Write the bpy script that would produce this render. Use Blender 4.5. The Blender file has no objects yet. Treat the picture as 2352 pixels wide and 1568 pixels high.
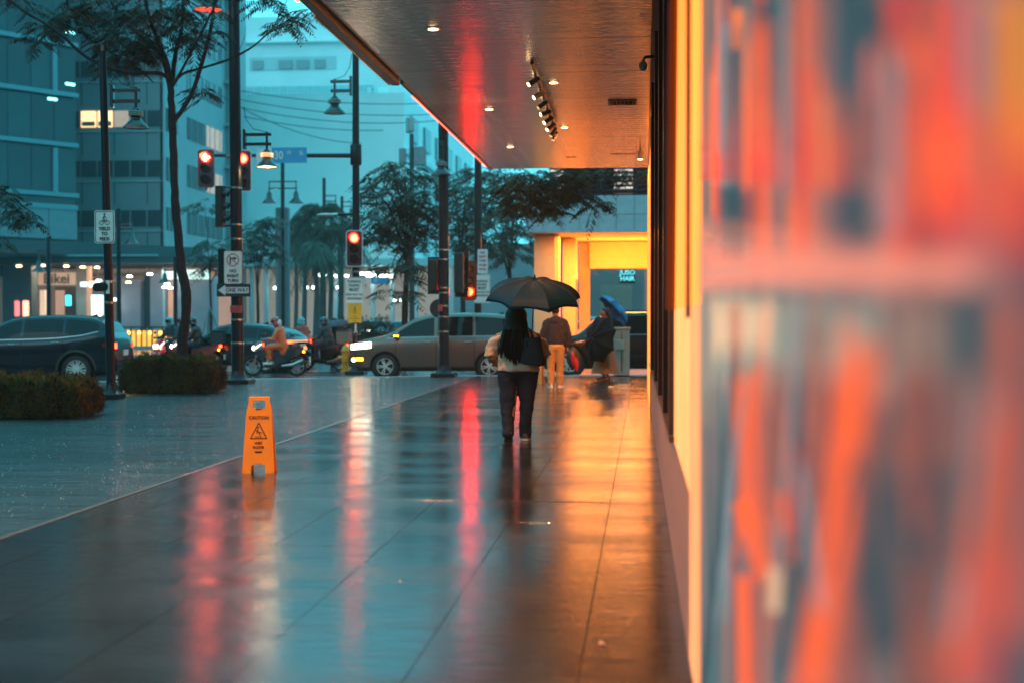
import bpy, bmesh, math, random
from mathutils import Vector, Matrix, Euler
random.seed(7)
S = bpy.context.scene
C = S.collection
R = math.radians
PI = math.pi
V = Vector

def lin(r, g, b):
    f = lambda c: (c / 255 / 12.92) if c / 255 <= .04045 else ((c / 255 + .055) / 1.055) ** 2.4
    return (f(r), f(g), f(b), 1)

# ------------------------------------------------------------------ camera
CAMZ = 1.5
cam_d = bpy.data.cameras.new('camera')
cam = bpy.data.objects.new('camera', cam_d)
C.objects.link(cam)
cam_d.sensor_width = 36
cam_d.lens = 50
cam_d.clip_end = 2000
cam_d.clip_start = .05
YAW, PITCH = math.atan(302.6 / 3267), math.atan(53.6 / 3267)
cam.location = (0, 0, CAMZ)
cam.rotation_euler = (PI / 2 - PITCH, 0, YAW)
cam_d.dof.use_dof = True
cam_d.dof.focus_distance = 17.0
cam_d.dof.aperture_fstop = 1.45
S.camera = cam
MC = Euler((PI / 2 - PITCH, 0, YAW)).to_matrix()
FWD, RGT, UPV = MC @ V((0, 0, -1)), MC @ V((1, 0, 0)), MC @ V((0, 1, 0))

def ray(X, Y):
    return FWD + RGT * ((X - 1176) / 3267) + UPV * ((784 - Y) / 3267)
def pt(X, Y, D):
    return V((0, 0, CAMZ)) + ray(X, Y) * D
def gp(X, Y, z=0.0):
    r = ray(X, Y)
    return V((0, 0, CAMZ)) + r * ((z - CAMZ) / r.z)
def gx(X, D, z=0.0):
    p = pt(X, 730, D)
    p.z = z
    return p

# ------------------------------------------------------------------ world, sun, exposure
SUN_EL, SUN_AZ = R(24), R(200)
world = bpy.data.worlds.new('World')
S.world = world
world.use_nodes = True
wn = world.node_tree
wn.nodes.clear()
sky = wn.nodes.new('ShaderNodeTexSky')
sky.sky_type = 'NISHITA'
sky.sun_disc = False
sky.sun_elevation = SUN_EL
sky.sun_rotation = SUN_AZ
sky.dust_density = 6
bg1 = wn.nodes.new('ShaderNodeBackground')
bg1.inputs[1].default_value = .05
wn.links.new(sky.outputs[0], bg1.inputs[0])
# the rain cloud layer: an even teal overcast, slightly brighter overhead, hiding the clear sky above it
tc = wn.nodes.new('ShaderNodeTexCoord')
sep = wn.nodes.new('ShaderNodeSeparateXYZ')
ramp = wn.nodes.new('ShaderNodeValToRGB')
ramp.color_ramp.elements[0].position = .45
ramp.color_ramp.elements[0].color = (.060, .42, .53, 1)
ramp.color_ramp.elements[1].position = 1
ramp.color_ramp.elements[1].color = (.07, .46, .58, 1)
mp = wn.nodes.new('ShaderNodeMath')
mp.operation = 'MULTIPLY_ADD'
mp.inputs[1].default_value = .5
mp.inputs[2].default_value = .5
bg2 = wn.nodes.new('ShaderNodeBackground')
bg2.inputs[1].default_value = 2.1
wn.links.new(tc.outputs['Generated'], sep.inputs[0])
wn.links.new(sep.outputs['Z'], mp.inputs[0])
wn.links.new(mp.outputs[0], ramp.inputs[0])
wn.links.new(ramp.outputs[0], bg2.inputs[0])
mx = wn.nodes.new('ShaderNodeMixShader')
mx.inputs[0].default_value = .93
wn.links.new(bg1.outputs[0], mx.inputs[1])
wn.links.new(bg2.outputs[0], mx.inputs[2])
wo = wn.nodes.new('ShaderNodeOutputWorld')
wn.links.new(mx.outputs[0], wo.inputs[0])
sl = bpy.data.lights.new('sun', 'SUN')
sl.energy = .12
sl.angle = R(30)
sl.color = (1, .93, .85)
so = bpy.data.objects.new('sun', sl)
so.rotation_euler = (PI / 2 - SUN_EL, 0, PI - SUN_AZ)
C.objects.link(so)
S.view_settings.view_transform = 'Standard'
S.view_settings.look = 'None'
S.view_settings.gamma = 1
S.view_settings.exposure = .55
S.cycles.max_bounces = 6
S.cycles.diffuse_bounces = 3
S.cycles.glossy_bounces = 4
S.cycles.volume_bounces = 1
S.cycles.transmission_bounces = 4
S.cycles.caustics_reflective = False
S.cycles.caustics_refractive = False
S.cycles.sample_clamp_indirect = 4
S.cycles.use_denoising = True
S.cycles.transparent_max_bounces = 24
HAZE = .0006

# ------------------------------------------------------------------ materials
MATS = {}
def mat(name, col, rough=.5, metal=0, var=.15, vs=6, bump=0, bs=30, emit=None, es=0, coat=0, ior=1.5, stretch=None, rvar=0, trans=0, spec=.5):
    if name in MATS:
        return MATS[name]
    m = bpy.data.materials.new(name)
    m.use_nodes = True
    t = m.node_tree
    p = t.nodes['Principled BSDF']
    col = tuple(col[:3]) + (1,)
    p.inputs['Base Color'].default_value = col
    p.inputs['Roughness'].default_value = rough
    p.inputs['Metallic'].default_value = metal
    p.inputs['IOR'].default_value = ior
    p.inputs['Coat Weight'].default_value = coat
    p.inputs['Coat Roughness'].default_value = .06
    p.inputs['Transmission Weight'].default_value = trans
    p.inputs['Specular IOR Level'].default_value = spec
    if emit:
        p.inputs['Emission Color'].default_value = tuple(emit[:3]) + (1,)
        p.inputs['Emission Strength'].default_value = es
    if var or bump or rvar:
        tcn = t.nodes.new('ShaderNodeTexCoord')
        mpn = t.nodes.new('ShaderNodeMapping')
        if stretch:
            mpn.inputs['Scale'].default_value = stretch
        t.links.new(tcn.outputs['Object'], mpn.inputs[0])
    if var:
        n = t.nodes.new('ShaderNodeTexNoise')
        n.inputs['Scale'].default_value = vs
        n.inputs['Detail'].default_value = 6
        n.inputs['Roughness'].default_value = .65
        t.links.new(mpn.outputs[0], n.inputs['Vector'])
        mr = t.nodes.new('ShaderNodeMapRange')
        mr.inputs[1].default_value = .3
        mr.inputs[2].default_value = .7
        mr.inputs[3].default_value = 1 - var
        mr.inputs[4].default_value = 1 + var
        t.links.new(n.outputs[0], mr.inputs[0])
        mm = t.nodes.new('ShaderNodeVectorMath')
        mm.operation = 'SCALE'
        mm.inputs[0].default_value = col[:3]
        t.links.new(mr.outputs[0], mm.inputs['Scale'])
        t.links.new(mm.outputs[0], p.inputs['Base Color'])
        if rvar:
            m2 = t.nodes.new('ShaderNodeMapRange')
            m2.inputs[1].default_value = .3
            m2.inputs[2].default_value = .7
            m2.inputs[3].default_value = max(.02, rough - rvar)
            m2.inputs[4].default_value = rough + rvar
            t.links.new(n.outputs[0], m2.inputs[0])
            t.links.new(m2.outputs[0], p.inputs['Roughness'])
    if bump:
        n2 = t.nodes.new('ShaderNodeTexNoise')
        n2.inputs['Scale'].default_value = bs
        n2.inputs['Detail'].default_value = 4
        t.links.new(mpn.outputs[0], n2.inputs['Vector'])
        b = t.nodes.new('ShaderNodeBump')
        b.inputs['Strength'].default_value = bump
        b.inputs['Distance'].default_value = .01
        t.links.new(n2.outputs[0], b.inputs['Height'])
        t.links.new(b.outputs[0], p.inputs['Normal'])
    MATS[name] = m
    return m

def wet_ground(name, col, rough, bump, sc, world_coords=True, puddle=.0, aniso=(1, 1, 1), drops=0.0):
    """wet stone: dark body, thin water film whose ripples break the mirror"""
    m = bpy.data.materials.new(name)
    m.use_nodes = True
    t = m.node_tree
    p = t.nodes['Principled BSDF']
    g = t.nodes.new('ShaderNodeNewGeometry')
    mp1 = t.nodes.new('ShaderNodeMapping')
    mp1.inputs['Scale'].default_value = aniso
    t.links.new(g.outputs['Position'], mp1.inputs[0])
    n1 = t.nodes.new('ShaderNodeTexNoise')
    n1.inputs['Scale'].default_value = .9
    n1.inputs['Detail'].default_value = 5
    t.links.new(mp1.outputs[0], n1.inputs['Vector'])
    n2 = t.nodes.new('ShaderNodeTexNoise')
    n2.inputs['Scale'].default_value = 60
    n2.inputs['Detail'].default_value = 3
    t.links.new(g.outputs['Position'], n2.inputs['Vector'])
    n3 = t.nodes.new('ShaderNodeTexNoise')
    n3.inputs['Scale'].default_value = sc
    n3.inputs['Detail'].default_value = 6
    n3.inputs['Roughness'].default_value = .6
    t.links.new(mp1.outputs[0], n3.inputs['Vector'])
    # each stone a little different in tone
    oi = t.nodes.new('ShaderNodeObjectInfo')
    a = t.nodes.new('ShaderNodeMath'); a.operation = 'MULTIPLY_ADD'
    a.inputs[1].default_value = .35; a.inputs[2].default_value = .55
    t.links.new(oi.outputs['Random'], a.inputs[0])
    a2 = t.nodes.new('ShaderNodeMath'); a2.operation = 'MULTIPLY_ADD'
    a2.inputs[1].default_value = .6
    t.links.new(n2.outputs[0], a2.inputs[0]); t.links.new(a.outputs[0], a2.inputs[2])
    vm = t.nodes.new('ShaderNodeVectorMath'); vm.operation = 'SCALE'
    vm.inputs[0].default_value = col[:3]
    t.links.new(a2.outputs[0], vm.inputs['Scale'])
    t.links.new(vm.outputs[0], p.inputs['Base Color'])
    mr = t.nodes.new('ShaderNodeMapRange')
    mr.inputs[1].default_value = .35; mr.inputs[2].default_value = .65
    mr.inputs[3].default_value = rough[0]; mr.inputs[4].default_value = rough[1]
    t.links.new(n1.outputs[0], mr.inputs[0])
    t.links.new(mr.outputs[0], p.inputs['Roughness'])
    b = t.nodes.new('ShaderNodeBump')
    b.inputs['Strength'].default_value = bump
    b.inputs['Distance'].default_value = .02 if bump < .9 else .05
    t.links.new(n3.outputs[0], b.inputs['Height'])
    last = b
    if drops:
        vo = t.nodes.new('ShaderNodeTexVoronoi')
        vo.inputs['Scale'].default_value = 14
        t.links.new(g.outputs['Position'], vo.inputs['Vector'])
        r2 = t.nodes.new('ShaderNodeMapRange')
        r2.inputs[1].default_value = .0; r2.inputs[2].default_value = .22
        r2.inputs[3].default_value = 1; r2.inputs[4].default_value = 0
        t.links.new(vo.outputs['Distance'], r2.inputs[0])
        b2 = t.nodes.new('ShaderNodeBump')
        b2.inputs['Strength'].default_value = drops
        b2.inputs['Distance'].default_value = .01
        t.links.new(r2.outputs[0], b2.inputs['Height'])
        t.links.new(b.outputs[0], b2.inputs['Normal'])
        last = b2
    t.links.new(last.outputs[0], p.inputs['Normal'])
    p.inputs['IOR'].default_value = 1.5
    p.inputs['Specular IOR Level'].default_value = .8
    MATS[name] = m
    return m

black_paint = mat('black_pole_paint', (.006, .009, .014), .35, 0, .3, 8, .1, 90, coat=.1, spec=.25)
dark_metal = mat('dark_metal', (.02, .022, .026), .35, .3, .25, 12)
steel = mat('steel', (.45, .45, .45), .3, 1, .2, 20)
chrome_m = mat('chrome', (.32, .33, .33), .3, 1, .1, 20)
rubber = mat('rubber', (.012, .012, .013), .6, 0, .3, 30, .2, 120)
sign_white = mat('sign_white', (.88, .74, .68), .35, 0, .12, 5)
sign_pink = mat('sign_pink_white', (.85, .66, .66), .35, 0, .12, 5)
ink = mat('black_print', (.02, .02, .022), .45, 0, 0)
ink_grey = mat('grey_print', (.12, .11, .11), .45, 0, 0)
red_ink = mat('red_print', (.5, .05, .04), .45, 0, 0)
white_ink = mat('white_print', (.78, .76, .74), .4, 0, 0)
blue_sign = mat('street_sign_blue', (.008, .30, .55), .35, 0, .08, 4)
tape_red = mat('red_tape', (.55, .06, .06), .4, 0, .25, 10)
yellow_sign = mat('yellow_sign', (.85, .38, .01), .4, 0, .1, 6)

# ------------------------------------------------------------------ mesh builder
class MB:
    def __init__(s):
        s.v, s.f = [], []
    def add(s, vs, fs):
        o = len(s.v)
        s.v += [tuple(v) for v in vs]
        s.f += [tuple(i + o for i in f) for f in fs]
        return s
    def box(s, c, d, M=None):
        x, y, z = d[0] / 2, d[1] / 2, d[2] / 2
        vs = [V((i * x, j * y, k * z)) for i in (-1, 1) for j in (-1, 1) for k in (-1, 1)]
        if M:
            vs = [M @ v for v in vs]
        vs = [v + V(c) for v in vs]
        return s.add(vs, [(0, 1, 3, 2), (4, 6, 7, 5), (0, 4, 5, 1), (2, 3, 7, 6), (0, 2, 6, 4), (1, 5, 7, 3)])
    def bbox(s, c, d, b=.01):
        """bevelled box: 24 corners"""
        x, y, z = d[0] / 2, d[1] / 2, d[2] / 2
        b = min(b, x * .9, y * .9, z * .9)
        prof = [(-x + b, -y), (x - b, -y), (x, -y + b), (x, y - b), (x - b, y), (-x + b, y), (-x, y - b), (-x, -y + b)]
        pin = [(px * (1 - b / x), py * (1 - b / y)) for px, py in prof]
        rows = [(pin, -z), (prof, -z + b), (prof, z - b), (pin, z)]
        vs = [(c[0] + p[0], c[1] + p[1], c[2] + h) for pr, h in rows for p in pr]
        fs = [tuple(range(7, -1, -1)), tuple(24 + i for i in range(8))]
        for r in range(3):
            for i in range(8):
                j = (i + 1) % 8
                fs.append((r * 8 + i, r * 8 + j, r * 8 + 8 + j, r * 8 + 8 + i))
        return s.add(vs, fs)
    def rings(s, rings, caps=True, close=True):
        n = len(rings[0])
        vs = [p for r in rings for p in r]
        fs = []
        for i in range(len(rings) - 1):
            for j in range(n if close else n - 1):
                k = (j + 1) % n
                fs.append((i * n + j, i * n + k, (i + 1) * n + k, (i + 1) * n + j))
        if caps:
            fs.append(tuple(range(n - 1, -1, -1)))
            fs.append(tuple((len(rings) - 1) * n + j for j in range(n)))
        return s.add(vs, fs)
    def tube(s, pts, rad, n=8, caps=True, flat=None):
        pts = [V(p) for p in pts]
        if not isinstance(rad, (list, tuple)):
            rad = [rad] * len(pts)
        rs = []
        prev = None
        for i, p in enumerate(pts):
            d = (pts[min(i + 1, len(pts) - 1)] - pts[max(i - 1, 0)])
            d = d.normalized() if d.length > 1e-9 else V((0, 0, 1))
            if prev is None:
                a = V((0, 0, 1)) if abs(d.z) < .9 else V((0, 1, 0))
                u = a.cross(d).normalized()
            else:
                u = (prev - d * prev.dot(d))
                u = u.normalized() if u.length > 1e-6 else d.orthogonal().normalized()
            w = d.cross(u)
            prev = u
            fl = flat or 1
            rs.append([p + u * (math.cos(2 * PI * k / n) * rad[i]) + w * (math.sin(2 * PI * k / n) * rad[i] * fl) for k in range(n)])
        return s.rings(rs, caps)
    def cyl(s, a, b, r0, r1=None, n=14):
        return s.tube([a, b], [r0, r0 if r1 is None else r1], n)
    def lathe(s, prof, c=(0, 0, 0), n=20, axis='z', caps=True):
        rs = []
        for r, h in prof:
            ring = []
            for k in range(n):
                a = 2 * PI * k / n
                x, y = r * math.cos(a), r * math.sin(a)
                q = {'z': (x, y, h), 'y': (x, h, -y), 'x': (h, x, y)}[axis]
                ring.append((c[0] + q[0], c[1] + q[1], c[2] + q[2]))
            rs.append(ring)
        return s.rings(rs, caps)
    def ball(s, c, r, n=12, m=8):
        if not isinstance(r, (list, tuple)):
            r = (r, r, r)
        rs = []
        for i in range(m + 1):
            t = PI * i / m
            q = max(math.sin(t), .02)
            rs.append([(c[0] + r[0] * q * math.cos(2 * PI * k / n), c[1] + r[1] * q * math.sin(2 * PI * k / n), c[2] - r[2] * math.cos(t)) for k in range(n)])
        return s.rings(rs)
    def prism(s, poly, ext):
        """poly: 3D points, extruded by vector ext"""
        ext = V(ext)
        n = len(poly)
        vs = [V(p) for p in poly] + [V(p) + ext for p in poly]
        fs = [tuple(range(n)), tuple(range(2 * n - 1, n - 1, -1))]
        for i in range(n):
            j = (i + 1) % n
            fs.append((i, i + n, j + n, j))
        return s.add(vs, fs)
    def xz(s, poly, y, t):
        return s.prism([(p[0], y, p[1]) for p in poly], (0, t, 0))
    def capsule(s, a, b, ra, rb, n=12, sq=(1, 1, 1)):
        """closed rounded limb from a to b; sq scales it about its middle"""
        a, b = V(a), V(b)
        L = (b - a).length
        d = (b - a).normalized() if L > 1e-6 else V((0, 0, 1))
        u = d.orthogonal().normalized()
        w = d.cross(u)
        rs = []
        for k in range(5):
            t = PI / 2 * (1 - k / 4)
            rs.append((a - d * (ra * math.sin(t)), max(ra * math.cos(t), ra * .05)))
        for k in range(5):
            t = PI / 2 * k / 4
            rs.append((b + d * (rb * math.sin(t)), max(rb * math.cos(t), rb * .05)))
        mid = (a + b) / 2
        out = []
        for c, r in rs:
            ring = []
            for k in range(n):
                q = c + u * (math.cos(2 * PI * k / n) * r) + w * (math.sin(2 * PI * k / n) * r) - mid
                ring.append(mid + V((q.x * sq[0], q.y * sq[1], q.z * sq[2])))
            out.append(ring)
        return s.rings(out)
    def mesh(s, name, m, smooth=False):
        me = bpy.data.meshes.new(name)
        me.from_pydata(s.v, [], s.f)
        if m:
            me.materials.append(m)
        if smooth:
            me.shade_smooth()
            me.set_sharp_from_angle(angle=R(smooth if smooth > 1 else 40))
        return me
    def build(s, name, m, parent=None, smooth=False, loc=None, rot=None):
        bm = bmesh.new()
        me = s.mesh(name, m)
        bm.from_mesh(me)
        bmesh.ops.recalc_face_normals(bm, faces=bm.faces)
        bm.to_mesh(me)
        bm.free()
        if smooth:
            me.shade_smooth()
            me.set_sharp_from_angle(angle=R(smooth if smooth > 1 else 40))
        return link(name, me, parent, loc, rot)

def link(name, me, parent=None, loc=None, rot=None):
    o = bpy.data.objects.new(name, me)
    C.objects.link(o)
    if parent:
        o.parent = parent
    if loc is not None:
        o.location = loc
    if rot is not None:
        o.rotation_euler = rot
    return o

def tag(o, label=None, cat=None, group=None, kind=None):
    if label: o['label'] = label
    if cat: o['category'] = cat
    if group: o['group'] = group
    if kind: o['kind'] = kind
    return o

def root(name, label, cat, loc=(0, 0, 0), rz=0, group=None):
    o = bpy.data.objects.new(name, None)
    C.objects.link(o)
    o.location = loc
    o.rotation_euler = (0, 0, rz)
    return tag(o, label, cat, group)

def kids(o):
    return [c for c in bpy.data.objects if c.parent == o]

def copy_tree(o, parent=None, loc=None, rz=None, label=None):
    c = o.copy()
    C.objects.link(c)
    if parent: c.parent = parent
    if loc is not None: c.location = loc
    if rz is not None: c.rotation_euler = (0, 0, rz)
    if label: c['label'] = label
    for k in kids(o):
        copy_tree(k, c)
    return c

def text(body, size, loc, m, parent, rot=(PI / 2, 0, 0), name='lettering', ex=.0015, sx=1, bold=0):
    cu = bpy.data.curves.new(name, 'FONT')
    cu.body = body
    cu.size = size
    cu.align_x = 'CENTER'
    cu.align_y = 'CENTER'
    cu.extrude = ex
    cu.offset = bold
    cu.resolution_u = 3
    cu.space_line = .9
    cu.materials.append(m)
    tmp = bpy.data.objects.new('tmp', cu)
    C.objects.link(tmp)
    bpy.context.view_layer.update()
    me = bpy.data.meshes.new_from_object(tmp.evaluated_get(bpy.context.evaluated_depsgraph_get()))
    bpy.data.objects.remove(tmp)
    o = link(name, me, parent, loc, rot)
    o.scale = (sx, 1, 1)
    return o

def rrect(w, h, r, n=4):
    out = []
    for cx, cy, a0 in ((w / 2 - r, h / 2 - r, 0), (-w / 2 + r, h / 2 - r, 90), (-w / 2 + r, -h / 2 + r, 180), (w / 2 - r, -h / 2 + r, 270)):
        for k in range(n + 1):
            a = R(a0 + 90 * k / n)
            out.append((cx + r * math.cos(a), cy + r * math.sin(a)))
    return out

def ring_xz(mb, c, ro, ri, y, t, n=28):
    for k in range(n):
        a, b = 2 * PI * k / n, 2 * PI * (k + 1) / n
        q = [(c[0] + r * math.cos(w), c[1] + r * math.sin(w)) for r, w in ((ro, a), (ro, b), (ri, b), (ri, a))]
        mb.xz(q, y, t)

def line_xz(mb, a, b, w, y, t):
    a, b = V((a[0], a[1])), V((b[0], b[1]))
    d = (b - a).normalized()
    n = V((-d.y, d.x)) * w / 2
    mb.xz([a + n, b + n, b - n, a - n], y, t)

# ================================================================== GROUND
road_m = wet_ground('wet_asphalt', (.05, .055, .06), (.12, .3), .5, 9, aniso=(.6, 1.6, 1))
slab_m = wet_ground('wet_paving', (.035, .045, .05), (.04, .20), 1.0, 4.5, aniso=(.45, 2.4, 1), drops=.30)
tile_m = wet_ground('wet_granite_tile', (.014, .017, .020), (.10, .22), .18, 7, aniso=(.6, 1.8, 1))
bed_m = mat('joint_bed', (.02, .02, .022), .7, 0, .3, 10)
kerb_m = mat('kerb_concrete', (.28, .27, .26), .3, 0, .25, 8, .3, 60)
metal_strip = mat('drain_metal', (.35, .35, .34), .25, .8, .2, 20)
line_m = mat('road_paint', (.55, .55, .52), .25, 0, .35, 5)

tag(MB().box((0, 110, -.65), (400, 400, 1.0)).build('road', road_m), kind='structure')
KX = [(-60, 22.5), (-30, 28.5), (-13.4, 32.7), (-9, 35.0), (-5, 37.1), (0, 37.9), (6, 38.4), (12, 38.8)]
def kerb_y(x):
    for (a, ya), (b, yb) in zip(KX, KX[1:]):
        if x <= b:
            return ya + (yb - ya) * (x - a) / (b - a)
    return KX[-1][1]
# pavement body
poly = [(x, y - .02) for x, y in KX] + [(12, -6), (-60, -6)]
pv = MB().prism([(x, y, -.16) for x, y in poly], (0, 0, .13)).build('pavement', bed_m)
tag(pv, kind='structure')
wk = MB().box(((.6 - 4.34) / 2, 14, -.0225), (4.94, 40, .005)).build('walkway', bed_m)
tag(wk, kind='structure')
XS = [.45, -.27, -.99, -1.71, -2.43, -3.15, -3.87, -4.33]
proto = {}
def slab_piece(name, m, parent, x0, x1, y0, y1, top, th, gap=.0022):
    ya, yb = kerb_y(x0) - .17, kerb_y(x1) - .17
    if y0 > min(ya, yb) - .12:
        return
    cx, cy = (x0 + x1) / 2, (y0 + y1) / 2
    w, h = (x1 - x0) / 2 - gap, (y1 - y0) / 2 - gap
    clipped = y1 > min(ya, yb)
    key = (name, round(w, 3), round(h, 3))
    if clipped or key not in proto:
        b = .0006
        P = [(-w, -h), (w, -h), (w, min(h, yb - cy)), (-w, min(h, ya - cy))]
        rs = [[(px, py, -th) for px, py in P], [(px, py, -b) for px, py in P],
              [(px - math.copysign(b, px), py - (b if k > 1 else -b), 0) for k, (px, py) in enumerate(P)]]
        me = MB().rings(rs).mesh(name, m)
        if not clipped: proto[key] = me
    else:
        me = proto[key]
    o = link(name, me, parent, (cx, cy, top + random.uniform(-.0005, .0005)), (R(random.uniform(-.05, .05)), R(random.uniform(-.05, .05)), 0))
for r in range(28):
    for a, b in zip(XS[1:], XS):
        slab_piece('tile', tile_m, wk, a, b, 3.2 + r * 1.2, 4.4 + r * 1.2, 0, .018)
for i in range(12):
    for j in range(21):
        x1 = -4.41 - i * 1.5
        slab_piece('paving_slab', slab_m, pv, x1 - 1.5, x1, 8 + j * 1.5, 9.5 + j * 1.5, -.008, .02, .003)
# plain paving outside the view
MB().box((-33.2, 15, -.02), (21.4, 16, .02)).build('paving_field', slab_m, pv)
MB().box((-4.37, 14, -.008), (.05, 44, .02)).build('drain_strip', metal_strip, wk)
# kerb stones
kb = MB().prism([(x, y - .17, -.2) for x, y in KX] + [(x, y + .0, -.2) for x, y in reversed(KX)], (0, 0, .17)).build('kerb', bed_m)
tag(kb, kind='structure')
for (xa, ya), (xb, yb) in zip(KX[1:], KX[2:]):
    L = math.hypot(xb - xa, yb - ya)
    n = max(1, round(L / 1.0))
    an = math.atan2(yb - ya, xb - xa)
    for k in range(n):
        t = (k + .5) / n
        key = ('kerb_stone', round(L / n, 2))
        if key not in proto:
            proto[key] = MB().bbox((0, 0, 0), (L / n - .012, .19, .2), .02).mesh('kerb_stone', kerb_m)
        link('kerb_stone', proto[key], kb, (xa + (xb - xa) * t, ya + (yb - ya) * t - .04, -.095), (0, 0, an))
# painted crossing bars far on the road
xw = MB()
for k in range(9):
    p = gp(1000 - k * 48, 800, -.15)
    xw.box((p.x, p.y + 4, -.147), (.6, 5.5, .006))
tag(xw.build('road_marking', line_m), kind='structure')

# ================================================================== CANOPY
ceil_m = mat('ceiling_panel', (.66, .58, .52), .24, .6, .14, 3, .02, 5, stretch=(.35, 5, 1), rvar=.06)
fascia_m = mat('canopy_fascia', (.05, .045, .045), .35, .2)
CZ = 4.73
cn = root('canopy', 'long pale plank-lined canopy over the wet walkway, with recessed lamps', 'canopy', (0, 0, CZ))
MB().box((-1.55, 13.8, .2), (3.44, 33.6, .3)).build('roof_slab', fascia_m, cn)
for k in range(72):
    key = 'plank'
    if key not in proto:
        proto[key] = MB().bbox((0, 0, .02), (3.36, .248, .04), .0012).mesh('ceiling_plank', ceil_m)
    link('ceiling_plank', proto[key], cn, (-1.6, 12.87 + k * .25, random.uniform(0, .0008)), (R(random.uniform(-.3, .3)), R(random.uniform(-.05, .05)), 0))
MB().box((-1.6, 4.8, .022), (3.36, 15.8, .04)).build('ceiling_panel', ceil_m, cn)
MB().box((-3.31, 25, .17), (.05, 11.3, .38)).build('fascia', fascia_m, cn)
red_e = mat('red_led', (.3, .02, .02), .5, 0, 0, emit=(1, .045, .03), es=9)
gold_e = mat('gold_trim', (.7, .4, .12), .3, .8, .2, 30)
MB().box((-3.345, 25.3, -.012), (.02, 9.6, .02)).build('led_strip', red_e, cn)
# dark light box hung along the outer edge
bx = MB().bbox((-3.37, 11.4, .08), (.12, 15.6, .30), .01).build('sign_box', mat('box_black', (.012, .01, .012), .4), cn)
MB().box((-3.44, 8, -.07), (.02, 12.0, .02)).build('led_strip', red_e, bx)
MB().box((-3.44, 16.9, -.062), (.02, 4.4, .035)).build('gold_edge', gold_e, bx)
lamp_e = mat('lamp_warm', (1, .8, .5), .5, 0, 0, emit=(1, .58, .22), es=12)
rim_m = mat('lamp_rim', (.5, .42, .34), .3, .5)
for X, Y in ((993, 62), (1123, 249), (1172, 336), (1272, 190), (1297, 293), (-1.3, 14.0), (-1.3, 9.5), (-2.4, 11.0), (-1.3, 5.0), (-2.4, 6.5)):
    if X > 0:
        D = (CZ - 1.5) * 3267 / (730.4 - Y)
        x = (X - 1478.6) / 3267 * D
    else:
        x, D = X, Y  # unseen downlights added outside the view to light the woman's back
    d = MB().bbox((0, 0, 0), (.15, .15, .012), .004).build('downlight', rim_m, cn, loc=(x, D, -.004))
    MB().lathe([(.052, 0), (.056, .006)], (0, 0, -.012), 16).build('lens', lamp_e, d)
    l = bpy.data.lights.new('downlight_lamp', 'SPOT')
    l.energy = 560 if D > 21 else (240 if D > 14.5 else 560); l.color = (1, .37, .11); l.spot_size = R(120); l.spot_blend = .8; l.shadow_soft_size = .05
    lo = link('downlight_lamp', l, cn, (x, D, -.05))
# air vent
vt = MB()
for a, b in (((0, .21), (.42, .03)), ((0, -.21), (.42, .03)), ((.2, 0), (.03, .42)), ((-.2, 0), (.03, .42))):
    vt.box((a[0], a[1], -.008), (b[0], b[1], .02))
vo = (V(((1430 - 1478.6) / 3267 * 21.5, 21.4, 0)))
v = vt.build('air_vent', mat('vent_frame', (.22, .15, .1), .5), cn, loc=vo)
MB().box((0, 0, -.001), (.38, .38, .004)).build('vent_back', mat('void_black', (.006, .005, .005), .9), v)
for k in range(6):
    MB().box((-.15 + k * .06, 0, -.01), (.008, .38, .025), Matrix.Rotation(R(25), 3, 'Y')).build('vent_slat', mat('vent_slat_m', (.10, .07, .05), .5), v)
for X, Y, w in ((1430, 356, .5), (1312, 362, .2)):
    D = 3.23 * 3267 / (730.4 - Y)
    MB().box((0, 0, -.003), (w, .05, .008)).build('slot_diffuser', mat('slot_brown', (.06, .035, .02), .5), cn, loc=((X - 1478.6) / 3267 * D, D, 0))
# track light
tr = root('track_light', 'ceiling track with a row of cylindrical spotlights, lit ones and dark ones', 'track light', (0, 0, CZ))
ta, tb = V(((1222 - 1478.6) / 3267 * 17.9, 17.9, -.02)), V(((1277 - 1478.6) / 3267 * 24.2, 24.2, -.02))
MB().tube([ta, tb], .028, 6).build('track', dark_metal, tr)
spot_m = mat('spot_body', (.16, .12, .10), .4)
lens_e = mat('spot_lens', (1, .8, .5), .5, 0, 0, emit=(1, .66, .28), es=14)
for k, (t, tilt, on) in enumerate(((.10, 55, 1), (.28, 58, 1), (.42, 50, 0), (.56, 115, 1), (.68, 55, 1), (.80, 50, 1), (.90, 30, 0), (.98, 25, 0))):
    p = ta.lerp(tb, t)
    d = V((-math.sin(R(tilt)), -.35, -abs(math.cos(R(tilt))) if tilt < 90 else -.35)).normalized()
    sp = MB().tube([(0, 0, 0), (0, 0, -.1)], .012, 6).tube([V((0, 0, -.12)) - d * .06, V((0, 0, -.12)) + d * .105], .034, 14).build('spot', spot_m, tr, 40, loc=p)
    MB().cyl(V((0, 0, -.12)) + d * .104, V((0, 0, -.12)) + d * .111, .029, n=14).build('lens', lens_e if on else mat('lens_off', (.6, .5, .3), .4, emit=(1, .6, .2), es=.7), sp)
    if on:
        l = bpy.data.lights.new('spot_lamp', 'SPOT')
        l.energy = 80; l.color = (1, .37, .11); l.spot_size = R(85); l.spot_blend = .6; l.shadow_soft_size = .04
        lo = link('spot_lamp', l, tr, p + V((0, 0, -.12)) + d * .15)
        lo.rotation_euler = d.to_track_quat('-Z', 'Y').to_euler()

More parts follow.
